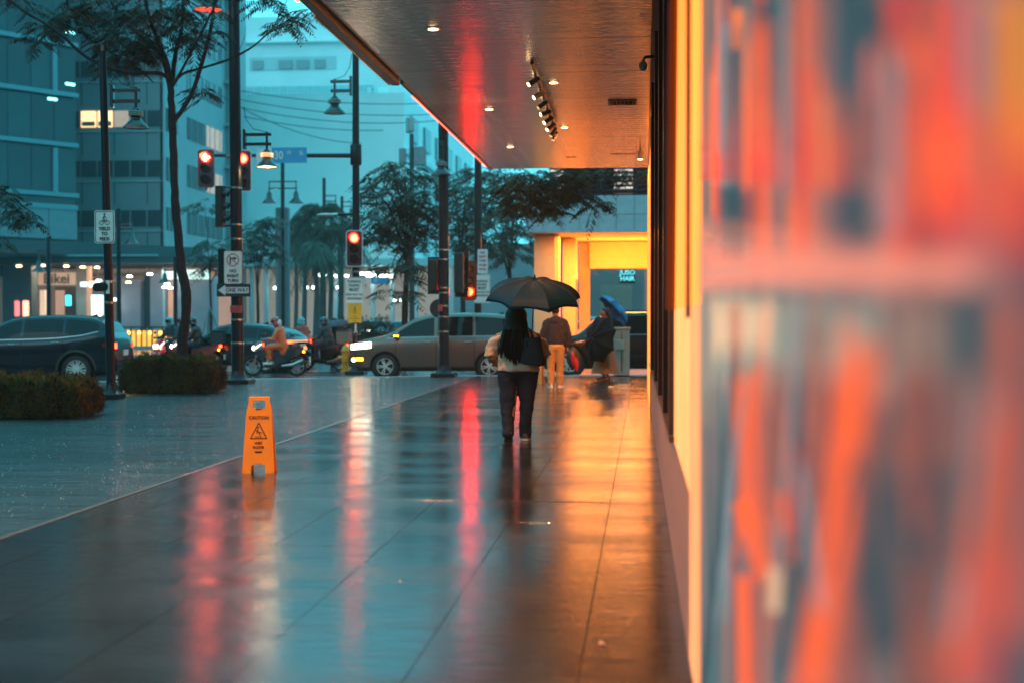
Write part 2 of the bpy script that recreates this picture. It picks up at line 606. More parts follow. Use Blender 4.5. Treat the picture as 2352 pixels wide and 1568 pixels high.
# ================================================================== SHOP WALL
def wx(Y):
    return .224 - .0048 * Y
def wallp(X, Y):
    """point of the shop wall seen at display px X, Y"""
    r = ray(X, Y)
    t = .224 / (r.x + .0048 * r.y)
    return V((0, 0, CAMZ)) + r * t
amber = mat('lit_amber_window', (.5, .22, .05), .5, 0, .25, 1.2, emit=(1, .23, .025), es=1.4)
amber2 = mat('pilaster_painted_wash', (.5, .22, .05), .5, 0, .2, 1.2, emit=(1, .23, .025), es=1.3)
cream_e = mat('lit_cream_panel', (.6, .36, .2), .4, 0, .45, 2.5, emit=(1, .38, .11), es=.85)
bronze = mat('bronze_frame', (.045, .028, .024), .35, .5, .2, 6)
plinth_m = mat('granite_plinth', (.42, .26, .24), .35, 0, .25, 5, .2, 60)
wall_m = mat('shop_wall', (.20, .15, .13), .6, 0, .2, 4)
sh = root('shop_building', 'shopfront with amber-lit windows and painted glass along the walkway', 'building', (0, 0, 0))
def wbox(name, m, Y0, Y1, z0, z1, out=0.0, depth=.3, parent=sh):
    P = [(wx(Y0) - out, Y0, z0), (wx(Y1) - out, Y1, z0), (wx(Y1) + depth, Y1, z0), (wx(Y0) + depth, Y0, z0)]
    return MB().prism(P, (0, 0, z1 - z0)).build(name, m, parent)
MB().box((4.6, 13.8, 4), (8, 33.4, 8.2)).build('wall', wall_m, sh)
# far pilaster, its amber wash of light painted in as emission
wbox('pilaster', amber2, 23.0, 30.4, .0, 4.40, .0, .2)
wbox('pilaster_edge', bronze, 22.8, 23.0, 0, 4.7, .01, .25)
wbox('plinth', plinth_m, 5.95, 22.8, 0, .76, -.005, .3)
wbox('window_sill', mat('sill_dark', (.06, .045, .045), .3), 8.5, 22.8, .76, .80, .03, .3)
for Y in (8.6, 10.6, 13.0, 16.0, 19.5):
    wbox('mullion', bronze, Y, Y + .28, .80, 4.7, .03, .3)
gl = mat('dark_glass', (.03, .035, .04), .08, 0, 0)
for Y0, Y1 in ((8.88, 10.6), (10.88, 13.0), (13.28, 16.0), (16.28, 19.5), (19.78, 22.8)):
    wbox('glass', gl, Y0, Y1, .80, 4.7, -.05, .1)
# amber window bay nearer the camera
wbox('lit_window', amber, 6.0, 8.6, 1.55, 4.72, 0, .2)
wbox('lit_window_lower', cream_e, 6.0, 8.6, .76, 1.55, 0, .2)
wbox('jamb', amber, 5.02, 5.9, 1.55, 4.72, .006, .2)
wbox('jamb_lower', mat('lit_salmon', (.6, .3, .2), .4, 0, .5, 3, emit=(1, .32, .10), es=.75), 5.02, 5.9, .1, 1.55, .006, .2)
wbox('jamb_trim', bronze, 5.88, 6.02, 1.5, 4.72, .02, .2)
a, b = wallp(1560, 0), wallp(1549, 700)
MB().tube([V((-.03, 7.0, 4.6)) + V((wx(7), 0, 0)), (wx(7.9) - .03, 8.0, 3.2), (wx(8.4) - .03, 8.45, 1.55)], .03, 6).build('cable', mat('brown_cable', (.10, .03, .015), .5), sh)
# painted shop glass next to the camera: flat print on a lit sheet
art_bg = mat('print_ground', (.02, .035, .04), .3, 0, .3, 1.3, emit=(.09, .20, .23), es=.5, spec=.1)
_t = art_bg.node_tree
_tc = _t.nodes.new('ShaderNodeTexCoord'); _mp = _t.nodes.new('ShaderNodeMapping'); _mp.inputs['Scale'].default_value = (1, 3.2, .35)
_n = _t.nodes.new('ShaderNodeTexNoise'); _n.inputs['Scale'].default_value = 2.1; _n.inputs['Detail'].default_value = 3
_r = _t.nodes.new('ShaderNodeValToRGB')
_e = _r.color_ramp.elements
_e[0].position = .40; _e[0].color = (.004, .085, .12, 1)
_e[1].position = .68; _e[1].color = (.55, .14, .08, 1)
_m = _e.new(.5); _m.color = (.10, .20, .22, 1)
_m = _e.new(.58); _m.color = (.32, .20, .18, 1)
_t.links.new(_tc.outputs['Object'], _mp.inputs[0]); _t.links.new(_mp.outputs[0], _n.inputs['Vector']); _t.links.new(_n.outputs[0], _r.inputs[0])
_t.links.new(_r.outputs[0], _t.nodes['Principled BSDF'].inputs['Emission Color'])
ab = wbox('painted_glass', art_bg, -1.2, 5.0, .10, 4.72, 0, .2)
wbox('glass_base', bronze, -1.2, 5.0, 0, .10, .01, .2)
ECOL = {'o': ((1, .12, .025), 1.15), 'O': ((1, .20, .04), 1.15), 'r': ((.9, .045, .03), 1.0), 's': ((.62, .13, .07), .85), 'm': ((.34, .12, .10), .75),
        'p': ((1, .30, .20), 1.0), 'c': ((.95, .62, .36), 1.0), 'g': ((.42, .42, .33), .9), 't': ((.01, .09, .115), .7), 'b': ((.22, .30, .33), .9), 'y': ((1, .34, .03), .95)}
rs_ = random.Random(44)
STROKES = []
for k in range(46):      # thin drips and runs of paint
    X = 1640 + 720 * rs_.random() ** 1.25
    up = rs_.random() < .55
    y0, y1 = (rs_.uniform(-80, 200), rs_.uniform(300, 620)) if up else (rs_.uniform(680, 1050), rs_.uniform(1150, 1620))
    wd = rs_.uniform(7, 22) * (X - 1400) / 350
    sl = rs_.uniform(-10, 40) * (0 if up else 1)
    STROKES.append((rs_.choice('ooosssmttbOr' if up else 'oosssmmtttbr'), [(X, y0), (X + wd, y0), (X + wd - sl, y1), (X - sl, y1)]))
STROKES += [
 ('g', [(1612, 690), (2200, 700), (2240, 850), (1612, 900)]),
 ('c', [(1640, 690), (1790, 700), (1780, 800), (1640, 810)]),
 ('t', [(1995, 0), (2070, 0), (2060, 130), (2010, 120)]),
 ('t', [(2125, 0), (2190, 0), (2180, 100), (2130, 90)]),
 ('t', [(1740, 0), (1790, 0), (1790, 330), (1745, 330)]),
 ('s', [(1612, 230), (2020, 240), (2020, 360), (1612, 350)]),
 ('o', [(1735, 60), (1781, 60), (1785, 620), (1740, 620)]),
 ('O', [(1690, 20), (1712, 20), (1712, 110), (1690, 115)]),
 ('b', [(1662, 60), (1684, 60), (1684, 560), (1662, 560)]),
 ('o', [(1822, -20), (1875, -20), (1880, 610), (1830, 610)]),
 ('s', [(1872, -20), (1925, -20), (1930, 610), (1876, 610)]),
 ('r', [(2048, -20), (2130, -20), (2110, 90), (2085, 140), (2065, 90)]),
 ('r', [(2190, -20), (2260, -20), (2260, 350), (2205, 330)]),
 ('o', [(2010, 120), (2060, 130), (2130, 590), (2060, 590), (2015, 330)]),
 ('r', [(2135, 100), (2195, 110), (2225, 590), (2150, 590), (2115, 330)]),
 ('y', [(2310, -20), (2440, -20), (2440, 420), (2330, 330), (2290, 260)]),
 ('b', [(2255, -20), (2305, -20), (2280, 270), (2255, 270)]),
 ('r', [(1612, 345), (1960, 330), (1960, 430), (1612, 415)]),
 ('s', [(1800, 310), (2180, 320), (2180, 450), (1800, 430)]),
 ('o', [(2080, 290), (2440, 270), (2440, 500), (2080, 470)]),
 ('r', [(2190, 400), (2440, 400), (2440, 640), (2210, 600)]),
 ('t', [(1650, 430), (1738, 435), (1738, 545), (1650, 545)]),
 ('t', [(1975, 430), (2030, 430), (2040, 560), (1985, 560)]),
 ('r', [(2050, 445), (2080, 450), (2115, 600), (2070, 600)]),
 ('p', [(1600, 575), (2010, 575), (2290, 592), (2290, 662), (2010, 660), (1600, 668)]),
 ('t', [(2180, 690), (2310, 650), (2330, 850), (2190, 880)]),
 ('t', [(2050, 690), (2085, 690), (2080, 850), (2040, 850)]),
 ('t', [(1985, 930), (2095, 930), (2120, 1500), (1950, 1520)]),
 ('t', [(1885, 1080), (1950, 1080), (1900, 1500), (1830, 1520)]),
 ('t', [(2150, 1040), (2205, 1040), (2205, 1210), (2150, 1230)]),
 ('t', [(2280, 880), (2345, 880), (2310, 1280), (2250, 1320), (2220, 1600), (2170, 1600), (2220, 1200)]),
 ('s', [(1685, 700), (1715, 700), (1715, 1010), (1690, 980)]),
 ('o', [(1690, 880), (1765, 840), (1775, 1220), (1715, 1220)]),
 ('o', [(1695, 1160), (1735, 1130), (1790, 1310), (1750, 1340)]),
 ('s', [(1765, 850), (1860, 820), (1860, 1100), (1830, 1310), (1800, 1500), (1765, 1450)]),
 ('m', [(1850, 740), (1930, 740), (1920, 1080), (1860, 1080)]),
 ('m', [(1860, 660), (1925, 660), (1925, 1120), (1880, 1120)]),
 ('o', [(1835, 1600), (1930, 1600), (2050, 810), (1985, 780)]),
 ('s', [(2070, 660), (2200, 680), (2210, 1060), (2130, 1090), (2075, 1040)]),
 ('s', [(2085, 980), (2145, 1020), (2210, 1600), (2105, 1600)]),
 ('s', [(2300, 840), (2235, 880), (2115, 1600), (2205, 1600), (2285, 1150)]),
 ('r', [(2295, 1220), (2340, 1270), (2352, 1600), (2210, 1600)]),
 ('o', [(1700, 1320), (1740, 1320), (1748, 1600), (1706, 1600)]),
 ('c', [(1780, 1300), (1818, 1300), (1816, 1412), (1782, 1405)]),
 ('s', [(1950, 1380), (2000, 1380), (2040, 1600), (1910, 1600)]),
]
for k in range(44):      # finer runs over the top
    X = 1640 + 700 * rs_.random() ** 1.15
    up = rs_.random() < .5
    y0, y1 = (rs_.uniform(-80, 260), rs_.uniform(320, 600)) if up else (rs_.uniform(690, 1150), rs_.uniform(1250, 1620))
    wd = rs_.uniform(6, 15) * (X - 1400) / 330
    sl = 0 if up else rs_.uniform(-60, 110)
    STROKES.append((rs_.choice('tttOosbrt' if up else 'tttossbor'), [(X, y0), (X + wd, y0), (X + wd - sl, y1), (X - sl, y1)]))
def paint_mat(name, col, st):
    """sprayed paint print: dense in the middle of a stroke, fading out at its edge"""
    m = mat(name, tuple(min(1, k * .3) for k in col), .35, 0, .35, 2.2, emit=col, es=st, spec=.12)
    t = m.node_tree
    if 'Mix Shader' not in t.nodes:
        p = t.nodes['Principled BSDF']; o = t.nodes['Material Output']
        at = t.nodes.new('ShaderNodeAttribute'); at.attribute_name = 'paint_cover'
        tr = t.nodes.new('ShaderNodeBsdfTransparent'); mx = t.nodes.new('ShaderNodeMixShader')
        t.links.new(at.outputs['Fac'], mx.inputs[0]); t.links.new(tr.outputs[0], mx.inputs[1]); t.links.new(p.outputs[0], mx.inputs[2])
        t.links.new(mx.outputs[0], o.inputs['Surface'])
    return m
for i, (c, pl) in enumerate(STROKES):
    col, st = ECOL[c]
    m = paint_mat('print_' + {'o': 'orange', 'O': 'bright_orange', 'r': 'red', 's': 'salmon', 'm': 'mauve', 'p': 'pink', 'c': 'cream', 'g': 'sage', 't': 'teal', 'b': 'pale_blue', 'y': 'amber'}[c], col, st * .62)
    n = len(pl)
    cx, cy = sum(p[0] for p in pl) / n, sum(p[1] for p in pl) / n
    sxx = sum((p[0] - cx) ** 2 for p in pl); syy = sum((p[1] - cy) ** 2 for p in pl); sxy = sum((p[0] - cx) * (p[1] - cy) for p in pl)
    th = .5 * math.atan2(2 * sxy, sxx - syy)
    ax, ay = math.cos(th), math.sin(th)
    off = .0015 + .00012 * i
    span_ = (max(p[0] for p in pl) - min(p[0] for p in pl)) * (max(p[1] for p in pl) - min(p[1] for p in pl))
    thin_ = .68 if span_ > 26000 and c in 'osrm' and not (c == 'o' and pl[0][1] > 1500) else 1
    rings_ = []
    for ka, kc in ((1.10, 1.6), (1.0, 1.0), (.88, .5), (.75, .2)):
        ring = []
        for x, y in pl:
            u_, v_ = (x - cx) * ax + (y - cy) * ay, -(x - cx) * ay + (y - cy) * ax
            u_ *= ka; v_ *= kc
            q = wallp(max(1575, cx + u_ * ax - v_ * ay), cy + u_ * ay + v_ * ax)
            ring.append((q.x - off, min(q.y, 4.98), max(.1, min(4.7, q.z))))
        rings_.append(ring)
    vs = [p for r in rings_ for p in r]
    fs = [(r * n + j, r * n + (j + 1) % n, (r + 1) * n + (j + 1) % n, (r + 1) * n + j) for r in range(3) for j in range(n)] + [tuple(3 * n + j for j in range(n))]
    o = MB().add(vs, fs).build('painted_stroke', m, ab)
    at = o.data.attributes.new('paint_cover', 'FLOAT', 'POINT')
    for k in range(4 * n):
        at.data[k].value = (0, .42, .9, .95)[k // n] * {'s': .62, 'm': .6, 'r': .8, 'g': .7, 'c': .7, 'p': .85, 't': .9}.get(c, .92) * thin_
# wall camera and wall cylinder light
cc = root('security_camera', 'white dome security camera on the dark shop wall above the walkway', 'camera', (wx(20) - .14, 16.5, 4.45))
MB().ball((0, 0, -.05), (.05, .05, .06)).build('dome', mat('dome_white', (.7, .68, .66), .3), cc, 60)
MB().tube([(0, 0, 0), (.02, 0, .05), (.14, 0, .06)], .018, 8).build('bracket', dark_metal, cc)
wl = root('cylinder_light', 'small white cylinder lamp on an arm below the far end of the canopy ceiling', 'lamp', ((1470 - 1478.6) / 3267 * 27 - .0, 27, CZ))
MB().cyl((0, 0, -.08), (0, 0, -.24), .05).build('lamp_body', mat('dome_white', (.7, .68, .66), .3), wl, 40)
MB().cyl((0, 0, 0), (0, 0, -.08), .012).build('stem', dark_metal, wl)
MB().cyl((0, 0, -.241), (0, 0, -.245), .042).build('lens', lens_e, wl)
l = bpy.data.lights.new('cylinder_lamp', 'SPOT'); l.energy = 700; l.color = (1, .36, .10); l.spot_size = R(150); l.spot_blend = .8; l.shadow_soft_size = .05
link('cylinder_lamp', l, wl, (0, 0, -.26), (R(20), 0, 0))

# ================================================================== CORNER BUILDING ACROSS THE STREET
K5 = 47.8
def x5(X): return (X - 1478.6) / 3267 * K5
def z5(Y): return 1.5 + (730.4 - Y) / 3267 * K5
conc = mat('concrete_panel', (.42, .44, .47), .5, 0, .14, 2.5, .15, 40)
cream = mat('cream_render', (.78, .50, .24), .6, 0, .08, 2)
navy = mat('navy_louvre', (.015, .02, .05), .4, .2)
cb = root('corner_building', 'corner building with concrete band over a glowing amber recess', 'building', (0, 0, 0))
MB().box(((x5(1207) + 9) / 2, K5 + 4, (z5(535) + z5(450)) / 2), (9 - x5(1207) - .02, 7.9, z5(450) - z5(535) - .02)).build('band_core', cream, cb)
zz = [z5(535), z5(494), z5(450)]
pk = {}
for r in range(2):
    for k in range(20):
        w, h = .61, zz[r + 1] - zz[r]
        if r not in pk:
            pk[r] = MB().bbox((0, 0, 0), (w - .014, .05, h - .014), .004).mesh('wall_panel', conc)
        link('wall_panel', pk[r], cb, (x5(1207) + w * (k + .5), K5, (zz[r] + zz[r + 1]) / 2))
# upper louvred storey
MB().box((3.2, K5 + 4.2, z5(440) + 1.2), (12.8, 7.4, 3.0)).build('upper_wall', navy, cb)
win_e = mat('lit_white_window', (.6, .6, .55), .5, 0, .2, 2, emit=(.75, .68, .60), es=.8)
for X0, X1 in ((1410, 1453), (1262, 1292)):
    MB().box(((x5(X0) + x5(X1)) / 2, K5 + .47, (z5(385) + z5(438)) / 2), (x5(X1) - x5(X0), .04, z5(385) - z5(438))).build('window', win_e, cb)
sm = None
for k in range(13):
    if sm is None:
        sm = MB().box((0, 0, 0), (12.8, .1, .055), Matrix.Rotation(R(25), 3, 'X')).mesh('louvre_slat', navy)
    link('louvre_slat', sm, cb, (3.2, K5 + .36, z5(446) + k * .148))
for X in (1300, 1380, 1462, 1545):
    MB().box((x5(X), K5 + .28, z5(440) + 1.0), (.06, .06, 2.2)).build('louvre_post', navy, cb)
# recess: corner column, inner piers, rear beam
zs = z5(535)
def b5(name, m, X0, X1, y0, y1, z0, z1):
    return MB().box(((x5(X0) + x5(X1)) / 2, (y0 + y1) / 2, (z0 + z1) / 2), (x5(X1) - x5(X0), y1 - y0, z1 - z0)).build(name, m, cb)
b5('corner_column', cream, 1222, 1271, K5 + 1.0, K5 + 2.2, -.14, zs - .02)
b5('column_edge', mat('cream_lit_strip', (.85, .60, .28), .5), 1271.5, 1279, K5 + 1.2, K5 + 2.1, -.14, zs - .02)  # lit strip by the column, its brightness put into a paler cream
b5('inner_pier', cream, 1281, 1312, K5 + 3.2, K5 + 5.0, -.14, zs - .02)
b5('inner_wall', cream, 1312.5, 1340, K5 + 6.0, K5 + 6.6, -.14, zs - .02)
b5('rear_beam', cream, 1340.5, 1640, K5 + 5.6, K5 + 6.4, 3.35, zs - .02)
b5('window_stool', cream, 1340.5, 1640, K5 + 5.9, K5 + 6.3, -.14, .55)
b5('side_wall', cream, 1620, 1660, K5 + .2, K5 + 5.5, -.14, zs - .02)
def glassy(name, tint, refl=.12):
    m = bpy.data.materials.new(name); m.use_nodes = True
    t = m.node_tree; t.nodes.clear()
    o = t.nodes.new('ShaderNodeOutputMaterial'); mixn = t.nodes.new('ShaderNodeMixShader')
    tr_ = t.nodes.new('ShaderNodeBsdfTransparent'); g = t.nodes.new('ShaderNodeBsdfGlossy')
    tr_.inputs[0].default_value = tint + (1,); g.inputs['Roughness'].default_value = .03
    g.inputs[0].default_value = (.8, .9, .95, 1)
    f = t.nodes.new('ShaderNodeFresnel'); f.inputs[0].default_value = 1.5
    a = t.nodes.new('ShaderNodeMath'); a.operation = 'ADD'; a.inputs[1].default_value = refl
    t.links.new(f.outputs[0], a.inputs[0]); t.links.new(a.outputs[0], mixn.inputs[0])
    t.links.new(tr_.outputs[0], mixn.inputs[1]); t.links.new(g.outputs[0], mixn.inputs[2]); t.links.new(mixn.outputs[0], o.inputs[0])
    return m
clear_g = glassy('clear_glass', (.75, .88, .88), .06)
b5('window_glass', clear_g, 1340.5, 1640, K5 + 6.05, K5 + 6.08, .55, 3.35)
for nm, y, z, pw, rx in (('recess_lamp', K5 + 1.6, zs - .06, 360, 0), ('cove_lamp', K5 + 4.2, 2.9, 240, 180)):
    l = bpy.data.lights.new(nm, 'AREA'); l.shape = 'RECTANGLE'; l.size = 4.4; l.size_y = 1.2; l.energy = pw; l.color = (1, .28, .04)
    link(nm, l, cb, (x5(1430), y, z), (R(rx), 0, 0))
l = bpy.data.lights.new('pavement_lamp', 'AREA'); l.size = 2.5; l.energy = 420; l.color = (1, .33, .06)
link('pavement_lamp', l, cb, (x5(1400), K5 + .6, zs - .05))
# shop sign in cyan letters behind the glass
hs = root('hanging_sign', 'small cyan lit sign with two rows of letters seen through the amber-framed window', 'sign', pt(1441, 632, 56.2))
MB().bbox((0, .03, -.05), (.62, .05, .56), .01).build('sign_box', dark_metal, hs)
cyan_e = mat('cyan_letters', (.3, .9, 1), .5, 0, 0, emit=(.12, .85, 1), es=1.3)
text('JUSO', .27, (0, -.01, .09), cyan_e, hs, ex=.006, bold=.008)
text('HAIR', .25, (0, -.01, -.15), cyan_e, hs, ex=.006, bold=.008)
MB().cyl((0, .03, .23), (0, .03, 1.6), .02, n=6).build('hanger', dark_metal, hs)

# ================================================================== FAR BUILDINGS
teal_glass = mat('teal_curtain_glass', (.005, .028, .036), .12, .1, .35, .25)
teal_glass2 = mat('teal_curtain_glass_pale', (.008, .042, .05), .15, .1, .3, .3)
band_m = mat('slab_band', (.10, .26, .30), .5)
precast = mat('precast_panel', (.16, .22, .24), .55, 0, .12, 1.5)
dark_soffit = mat('dark_soffit', (.03, .055, .06), .6)
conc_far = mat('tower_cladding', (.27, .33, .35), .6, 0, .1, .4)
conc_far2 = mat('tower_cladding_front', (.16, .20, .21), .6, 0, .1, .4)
win_dark = mat('dark_window', (.015, .035, .045), .15, .1, .2, 1)
win_warm = mat('lit_warm_window', (.5, .4, .3), .5, 0, .3, 1.5, emit=(1, .55, .22), es=1.5)
win_dim = mat('dim_lit_window', (.3, .25, .2), .5, 0, .3, 2, emit=(.6, .42, .32), es=.45)
# -- glass office block at the far left
E = gx(176, 100)
gb = root('glass_building', 'dark teal glass office block with pale floor bands', 'building', E, math.atan2(.823, .568))
MB().box((-9, 10.1, 25), (18, 19.8, 35)).build('core', win_dark, gb)
for fl in range(8):
    z = 9.4 + .7 + (fl) * 3.5
    for k in range(9):
        w = 1.75
        key = ('cw', (fl + k) % 3 == 0)
        if key not in proto:
            proto[key] = MB().box((0, 0, 0), (w - .05, .06, 3.0)).mesh('window_pane', teal_glass2 if key[1] else teal_glass)
        link('window_pane', proto[key], gb, (-.9 - k * w, -.05 + random.uniform(-.01, .01), z + 1.65), (R(random.uniform(-.5, .5)), 0, R(random.uniform(-.5, .5))))
    MB().box((-9, -.16, z - .05), (18.1, .3, .30)).build('floor_band', band_m, gb)
    if fl % 2 == 0:
        MB().box((-1.75, -.16, z + 1.6), (.34, .2, 3.1)).build('mullion', band_m, gb)
MB().box((-9, -.1, 9.2), (18.05, .24, .35)).build('floor_band', band_m, gb)
for k in range(8):
    MB().bbox((-1.12 - k * 2.25, -.06, 8.0), (2.2, .2, 2.1), .02).build('precast_panel', precast, gb)
cy_e = mat('office_strip_light', (.5, 1, 1), .5, 0, 0, emit=(.25, .95, 1), es=3.2)
for x, z in ((-.5, 17.8), (-1.9, 16.6), (-.5, 21.4)):
    MB().box((x, -.12, z), (.7, .05, .16)).build('ceiling_light', cy_e, gb)
MB().box((-5, -.5, 6.3), (30, 1.6, .9)).build('canopy_band', dark_soffit, gb)
# -- mid concrete tower
K2 = 103
xw = lambda X, D: (X - 1478.6) / 3267 * D
zw = lambda Y, D: 1.5 + (730.4 - Y) / 3267 * D
XF = xw(350, K2)
tw = root('office_tower', 'grey concrete office tower with ribbon windows, some lit', 'building', (XF, K2, 0))
MB().box((-8, 10.9, 22.5), (16, 21.8, 45)).build('tower_body', conc_far2, tw)
MB().box((-.05, 10.95, 22.5), (.3, 21.9, 45.02)).build('side_cladding', conc_far, tw)
MB().box((.35, 16.4, 22.5), (.6, 1.6, 45.1)).build('corner_pier', conc_far2, tw)
for z in [5.2 + 3.6 * i for i in range(11)]:
    MB().box((.42, 14.4 + 2.0, z + 1.9), (.95, 2.6, .22)).build('balcony_ledge', conc_far, tw)
fl = 0
for z in [4.6 + 3.7 * i for i in range(11)]:
    fl += 1
    for k in range(10):
        m_ = win_dark
        if fl == 4: m_ = {2: win_dim, 3: win_warm, 4: win_warm}.get(k, win_dark)
        MB().box((-.59 - k * 1.27, -.03, z + .6), (1.13, .08, 1.2)).build('window', m_, tw)
        if m_ is win_warm:
            MB().box((-.59 - k * 1.27, -.09, z + .25), (1.0, .04, .35)).build('desk_clutter', mat('clutter', (.25, .15, .08), .6), tw)
    for y0, y1, m_ in ((.4, 3.0, win_dark), (5.3, 9.9, win_dark), (10.3, 14.4, win_dim if fl in (3, 4) else win_dark)):
        MB().box((.12, (y0 + y1) / 2, z + .6), (.06, y1 - y0, 1.7)).build('window', m_, tw)
        for q in range(3):
            MB().box((.17, y0 + (y1 - y0) * (q + .5) / 3, z + .6), (.06, .08, 1.7)).build('window_bar', conc_far, tw)
    MB().box((-8, -.05, z - .35), (16.02, .1, .08)).build('string_course', conc_far, tw)
    for k in range(6):
        MB().box((-1.2 - k * 2.5, -.02, z - 1.2), (.05, .05, 1.7)).build('panel_joint', win_dark, tw)
# -- pale hospital-like block straight ahead
pale = mat('pale_hazed_cladding', (.62, .74, .74), .6, 0, .08, .3)  # far claddings made paler, distance haze put into their colour
pale2 = mat('pale_hazed_cladding_dim', (.40, .52, .53), .6, 0, .08, .3)
white_c = mat('white_hazed_cladding', (.75, .82, .80), .6, 0, .06, .3)
def far(name, label, X0, X1, Yt, D, dep, m, bottom=-.15):
    x0, x1, zt = xw(X0, D), xw(X1, D), zw(Yt, D)
    r = root(name, label, 'building', ((x0 + x1) / 2, D, 0))
    MB().box((0, dep / 2, (zt + bottom) / 2), (x1 - x0, dep, zt - bottom)).build('walls', m, r)
    def rect(nm, mm, a, b, ya, yb, proud=.1, dd=.2):
        MB().box((xw((a + b) / 2, D) - (x0 + x1) / 2, -proud + dd / 2, (zw(ya, D) + zw(yb, D)) / 2), (abs(xw(b, D) - xw(a, D)), dd, abs(zw(ya, D) - zw(yb, D)))).build(nm, mm, r)
    return r, rect
r3, q3 = far('hospital_block', 'tall pale block behind with a recessed row of windows', 520, 1000, 28, 178, 25, pale)
q3('cornice', white_c, 516, 1004, 84, 90, .8, .8)
q3('recess', pale2, 560, 765, 122, 152, .1)
for a, b in ((568, 592), (630, 662), (672, 702), (715, 740)):
    q3('window', mat('hazed_window', (.16, .26, .28), .3), a, b, 130, 150, .3)  # window tone lifted to carry the haze of distance
q3('roof_room', white_c, 640, 900, 6, 28, -3, 6)
r4, q4 = far('clinic_wing', 'broad pale wing with banded upper storey and plain wall', 520, 852, 190, 150, 22, pale2)
for y in (206, 222, 240, 258):
    q4('cladding_joint', pale, 518, 852, y, y + 1.6, .12)
for k in range(16):
    q4('cladding_rib', pale, 530 + k * 20, 531.2 + k * 20, 192, 262, .16)
for a, b in ((556, 588), (594, 622), (630, 662), (668, 690)):
    q4('window', mat('hazed_slot_window', (.12, .22, .25), .3), a, b, 242, 262, .22)  # slots painted paler, with the haze in their colour
for a, b, mm in ((595, 622, win_dark), (627, 640, mat('blue_blind', (.05, .25, .32), .4)), (642, 653, None), (655, 667, None), (669, 680, None), (682, 700, None)):
    q4('window', mm or mat('lit_teal_window', (.3, .6, .55), .5, 0, .2, 1, emit=(.35, .85, .78), es=.75), a, b, 314, 340, .2)
q4('edge_pier', white_c, 864, 890, 196, 640, .3)
q4('side_return', pale, 838, 864, 196, 640, .1)
for k in range(42):
    q4('bracket', win_dark, 851, 854.5, 200 + k * 9, 203.5 + k * 9, .5)
q4('ground_band', white_c, 520, 900, 596, 606, 2.0, 2.0)
# -- pale terrace to the right of it, side on
x0 = xw(925, 130)
r6 = root('side_terrace', 'pale block seen side on with balconies and shed roofs', 'building', (x0, 130, 0))
MB().box((-9, 26, 11), (18, 52, 22.5)).build('walls', white_c, r6)
for k in range(3):
    MB().box((.2, 26, 6.5 + k * 5.2), (.6, 52, .5)).build('floor_band', pale, r6)
for k in range(6):
    for j in range(3):
        MB().box((.1, 5 + k * 8.2, 9 + j * 5.2), (.3, 3.8, 2.3)).build('window', mat('hazed_slot_window', (.12, .22, .25), .3), r6)
r7, q7 = far('distant_tower', 'faint pale tower beyond the terrace', 930, 1050, 168, 215, 20, white_c)
for k in range(5):
    q7('floor_band', pale, 930, 1050, 200 + k * 42, 206 + k * 42, .4)
# -- block seen through the corner window and behind the trees
r8, q8 = far('rear_block', 'grey-teal block behind the trees and the corner window', 1040, 1640, 560, 84, 12, mat('rear_wall', (.20, .27, .29), .6, 0, .1, .5))
q8('pale_bay', mat('rear_bay', (.38, .33, .28), .6), 1380, 1452, 655, 735, .1)
tag(r8, 'grey-teal block behind the trees and the corner window', 'building')

# -- street level shops, far left
K7 = 97
sf = root('shop_arcade', 'row of lit shopfronts under the glass office block', 'building', (0, 0, 0))
def s7(name, m, X0, X1, Y0, Y1, dy=0, t=.3, parent=None):
    return MB().box(((xw(X0, K7) + xw(X1, K7)) / 2, K7 + dy + t / 2, (zw(Y0, K7) + zw(Y1, K7)) / 2), (abs(xw(X1, K7) - xw(X0, K7)), t, abs(zw(Y1, K7) - zw(Y0, K7)))).build(name, m, parent or sf)
shop_in = mat('shop_interior', (.3, .22, .18), .7, 0, .3, .8, emit=(.55, .33, .24), es=.36)
tan = mat('tan_stone', (.45, .32, .25), .5, 0, .12, 1)
mauve = mat('mauve_stone', (.36, .30, .34), .5, 0, .12, .7)
s7('rear_wall', shop_in, -60, 480, 606, 786, 6, .3)
s7('roof_slab', dark_soffit, -60, 470, 588, 604, -2, 8)
s7('eave_trim', mat('eave_trim', (.2, .4, .42), .4), -60, 360, 584, 588, -2.2, .3)
s7('pier', mat('blue_pier', (.05, .10, .12), .5), -60, 12, 604, 786, 1, 1)
s7('shop_board', mat('board_beige', (.6, .42, .30), .5, emit=(.8, .45, .26), es=.38), 35, 127, 622, 652, .6)
s7('pier', tan, 130, 156, 606, 786, .5, 1)
s7('door_bay', mat('bay_dark', (.05, .05, .055), .4), 56, 124, 655, 786, 2, .2)
s7('window', mat('shop_glass_tan', (.3, .22, .18), .3, emit=(.6, .36, .24), es=.4), 60, 82, 664, 786, 1.8, .1)
s7('bay_light', mat('bay_cream', (.6, .5, .4), .5, emit=(.9, .62, .42), es=.5), 33, 46, 664, 730, 1.0)
s7('pier', mauve, 242, 289, 640, 786, .4, 1)
s7('pier', mauve, 318, 350, 625, 786, .0, 1)
s7('pier', mauve, 376, 398, 630, 786, .0, 1)
s7('pier', mauve, 402, 470, 636, 786, .3, 1)
s7('pier_edge', mat('pale_edge', (.5, .6, .6), .4), 350.5, 355, 612, 786, -.2, .4)
s7('shop_glass', mat('shop_glass_dark', (.06, .09, .10), .15), 289, 318, 630, 786, 1.2, .1)
s7('lit_fascia', mat('lit_fascia', (.6, .7, .65), .5, 0, .4, .5, emit=(.75, 1, .85), es=.75), 352, 462, 618, 640, -.5, .3)
tex = text('Bikei', 1.0, (xw(81, K7), K7 + .55, zw(638, K7)), mat('board_letters', (.12, .13, .1), .5), sf, ex=.02, bold=.02)
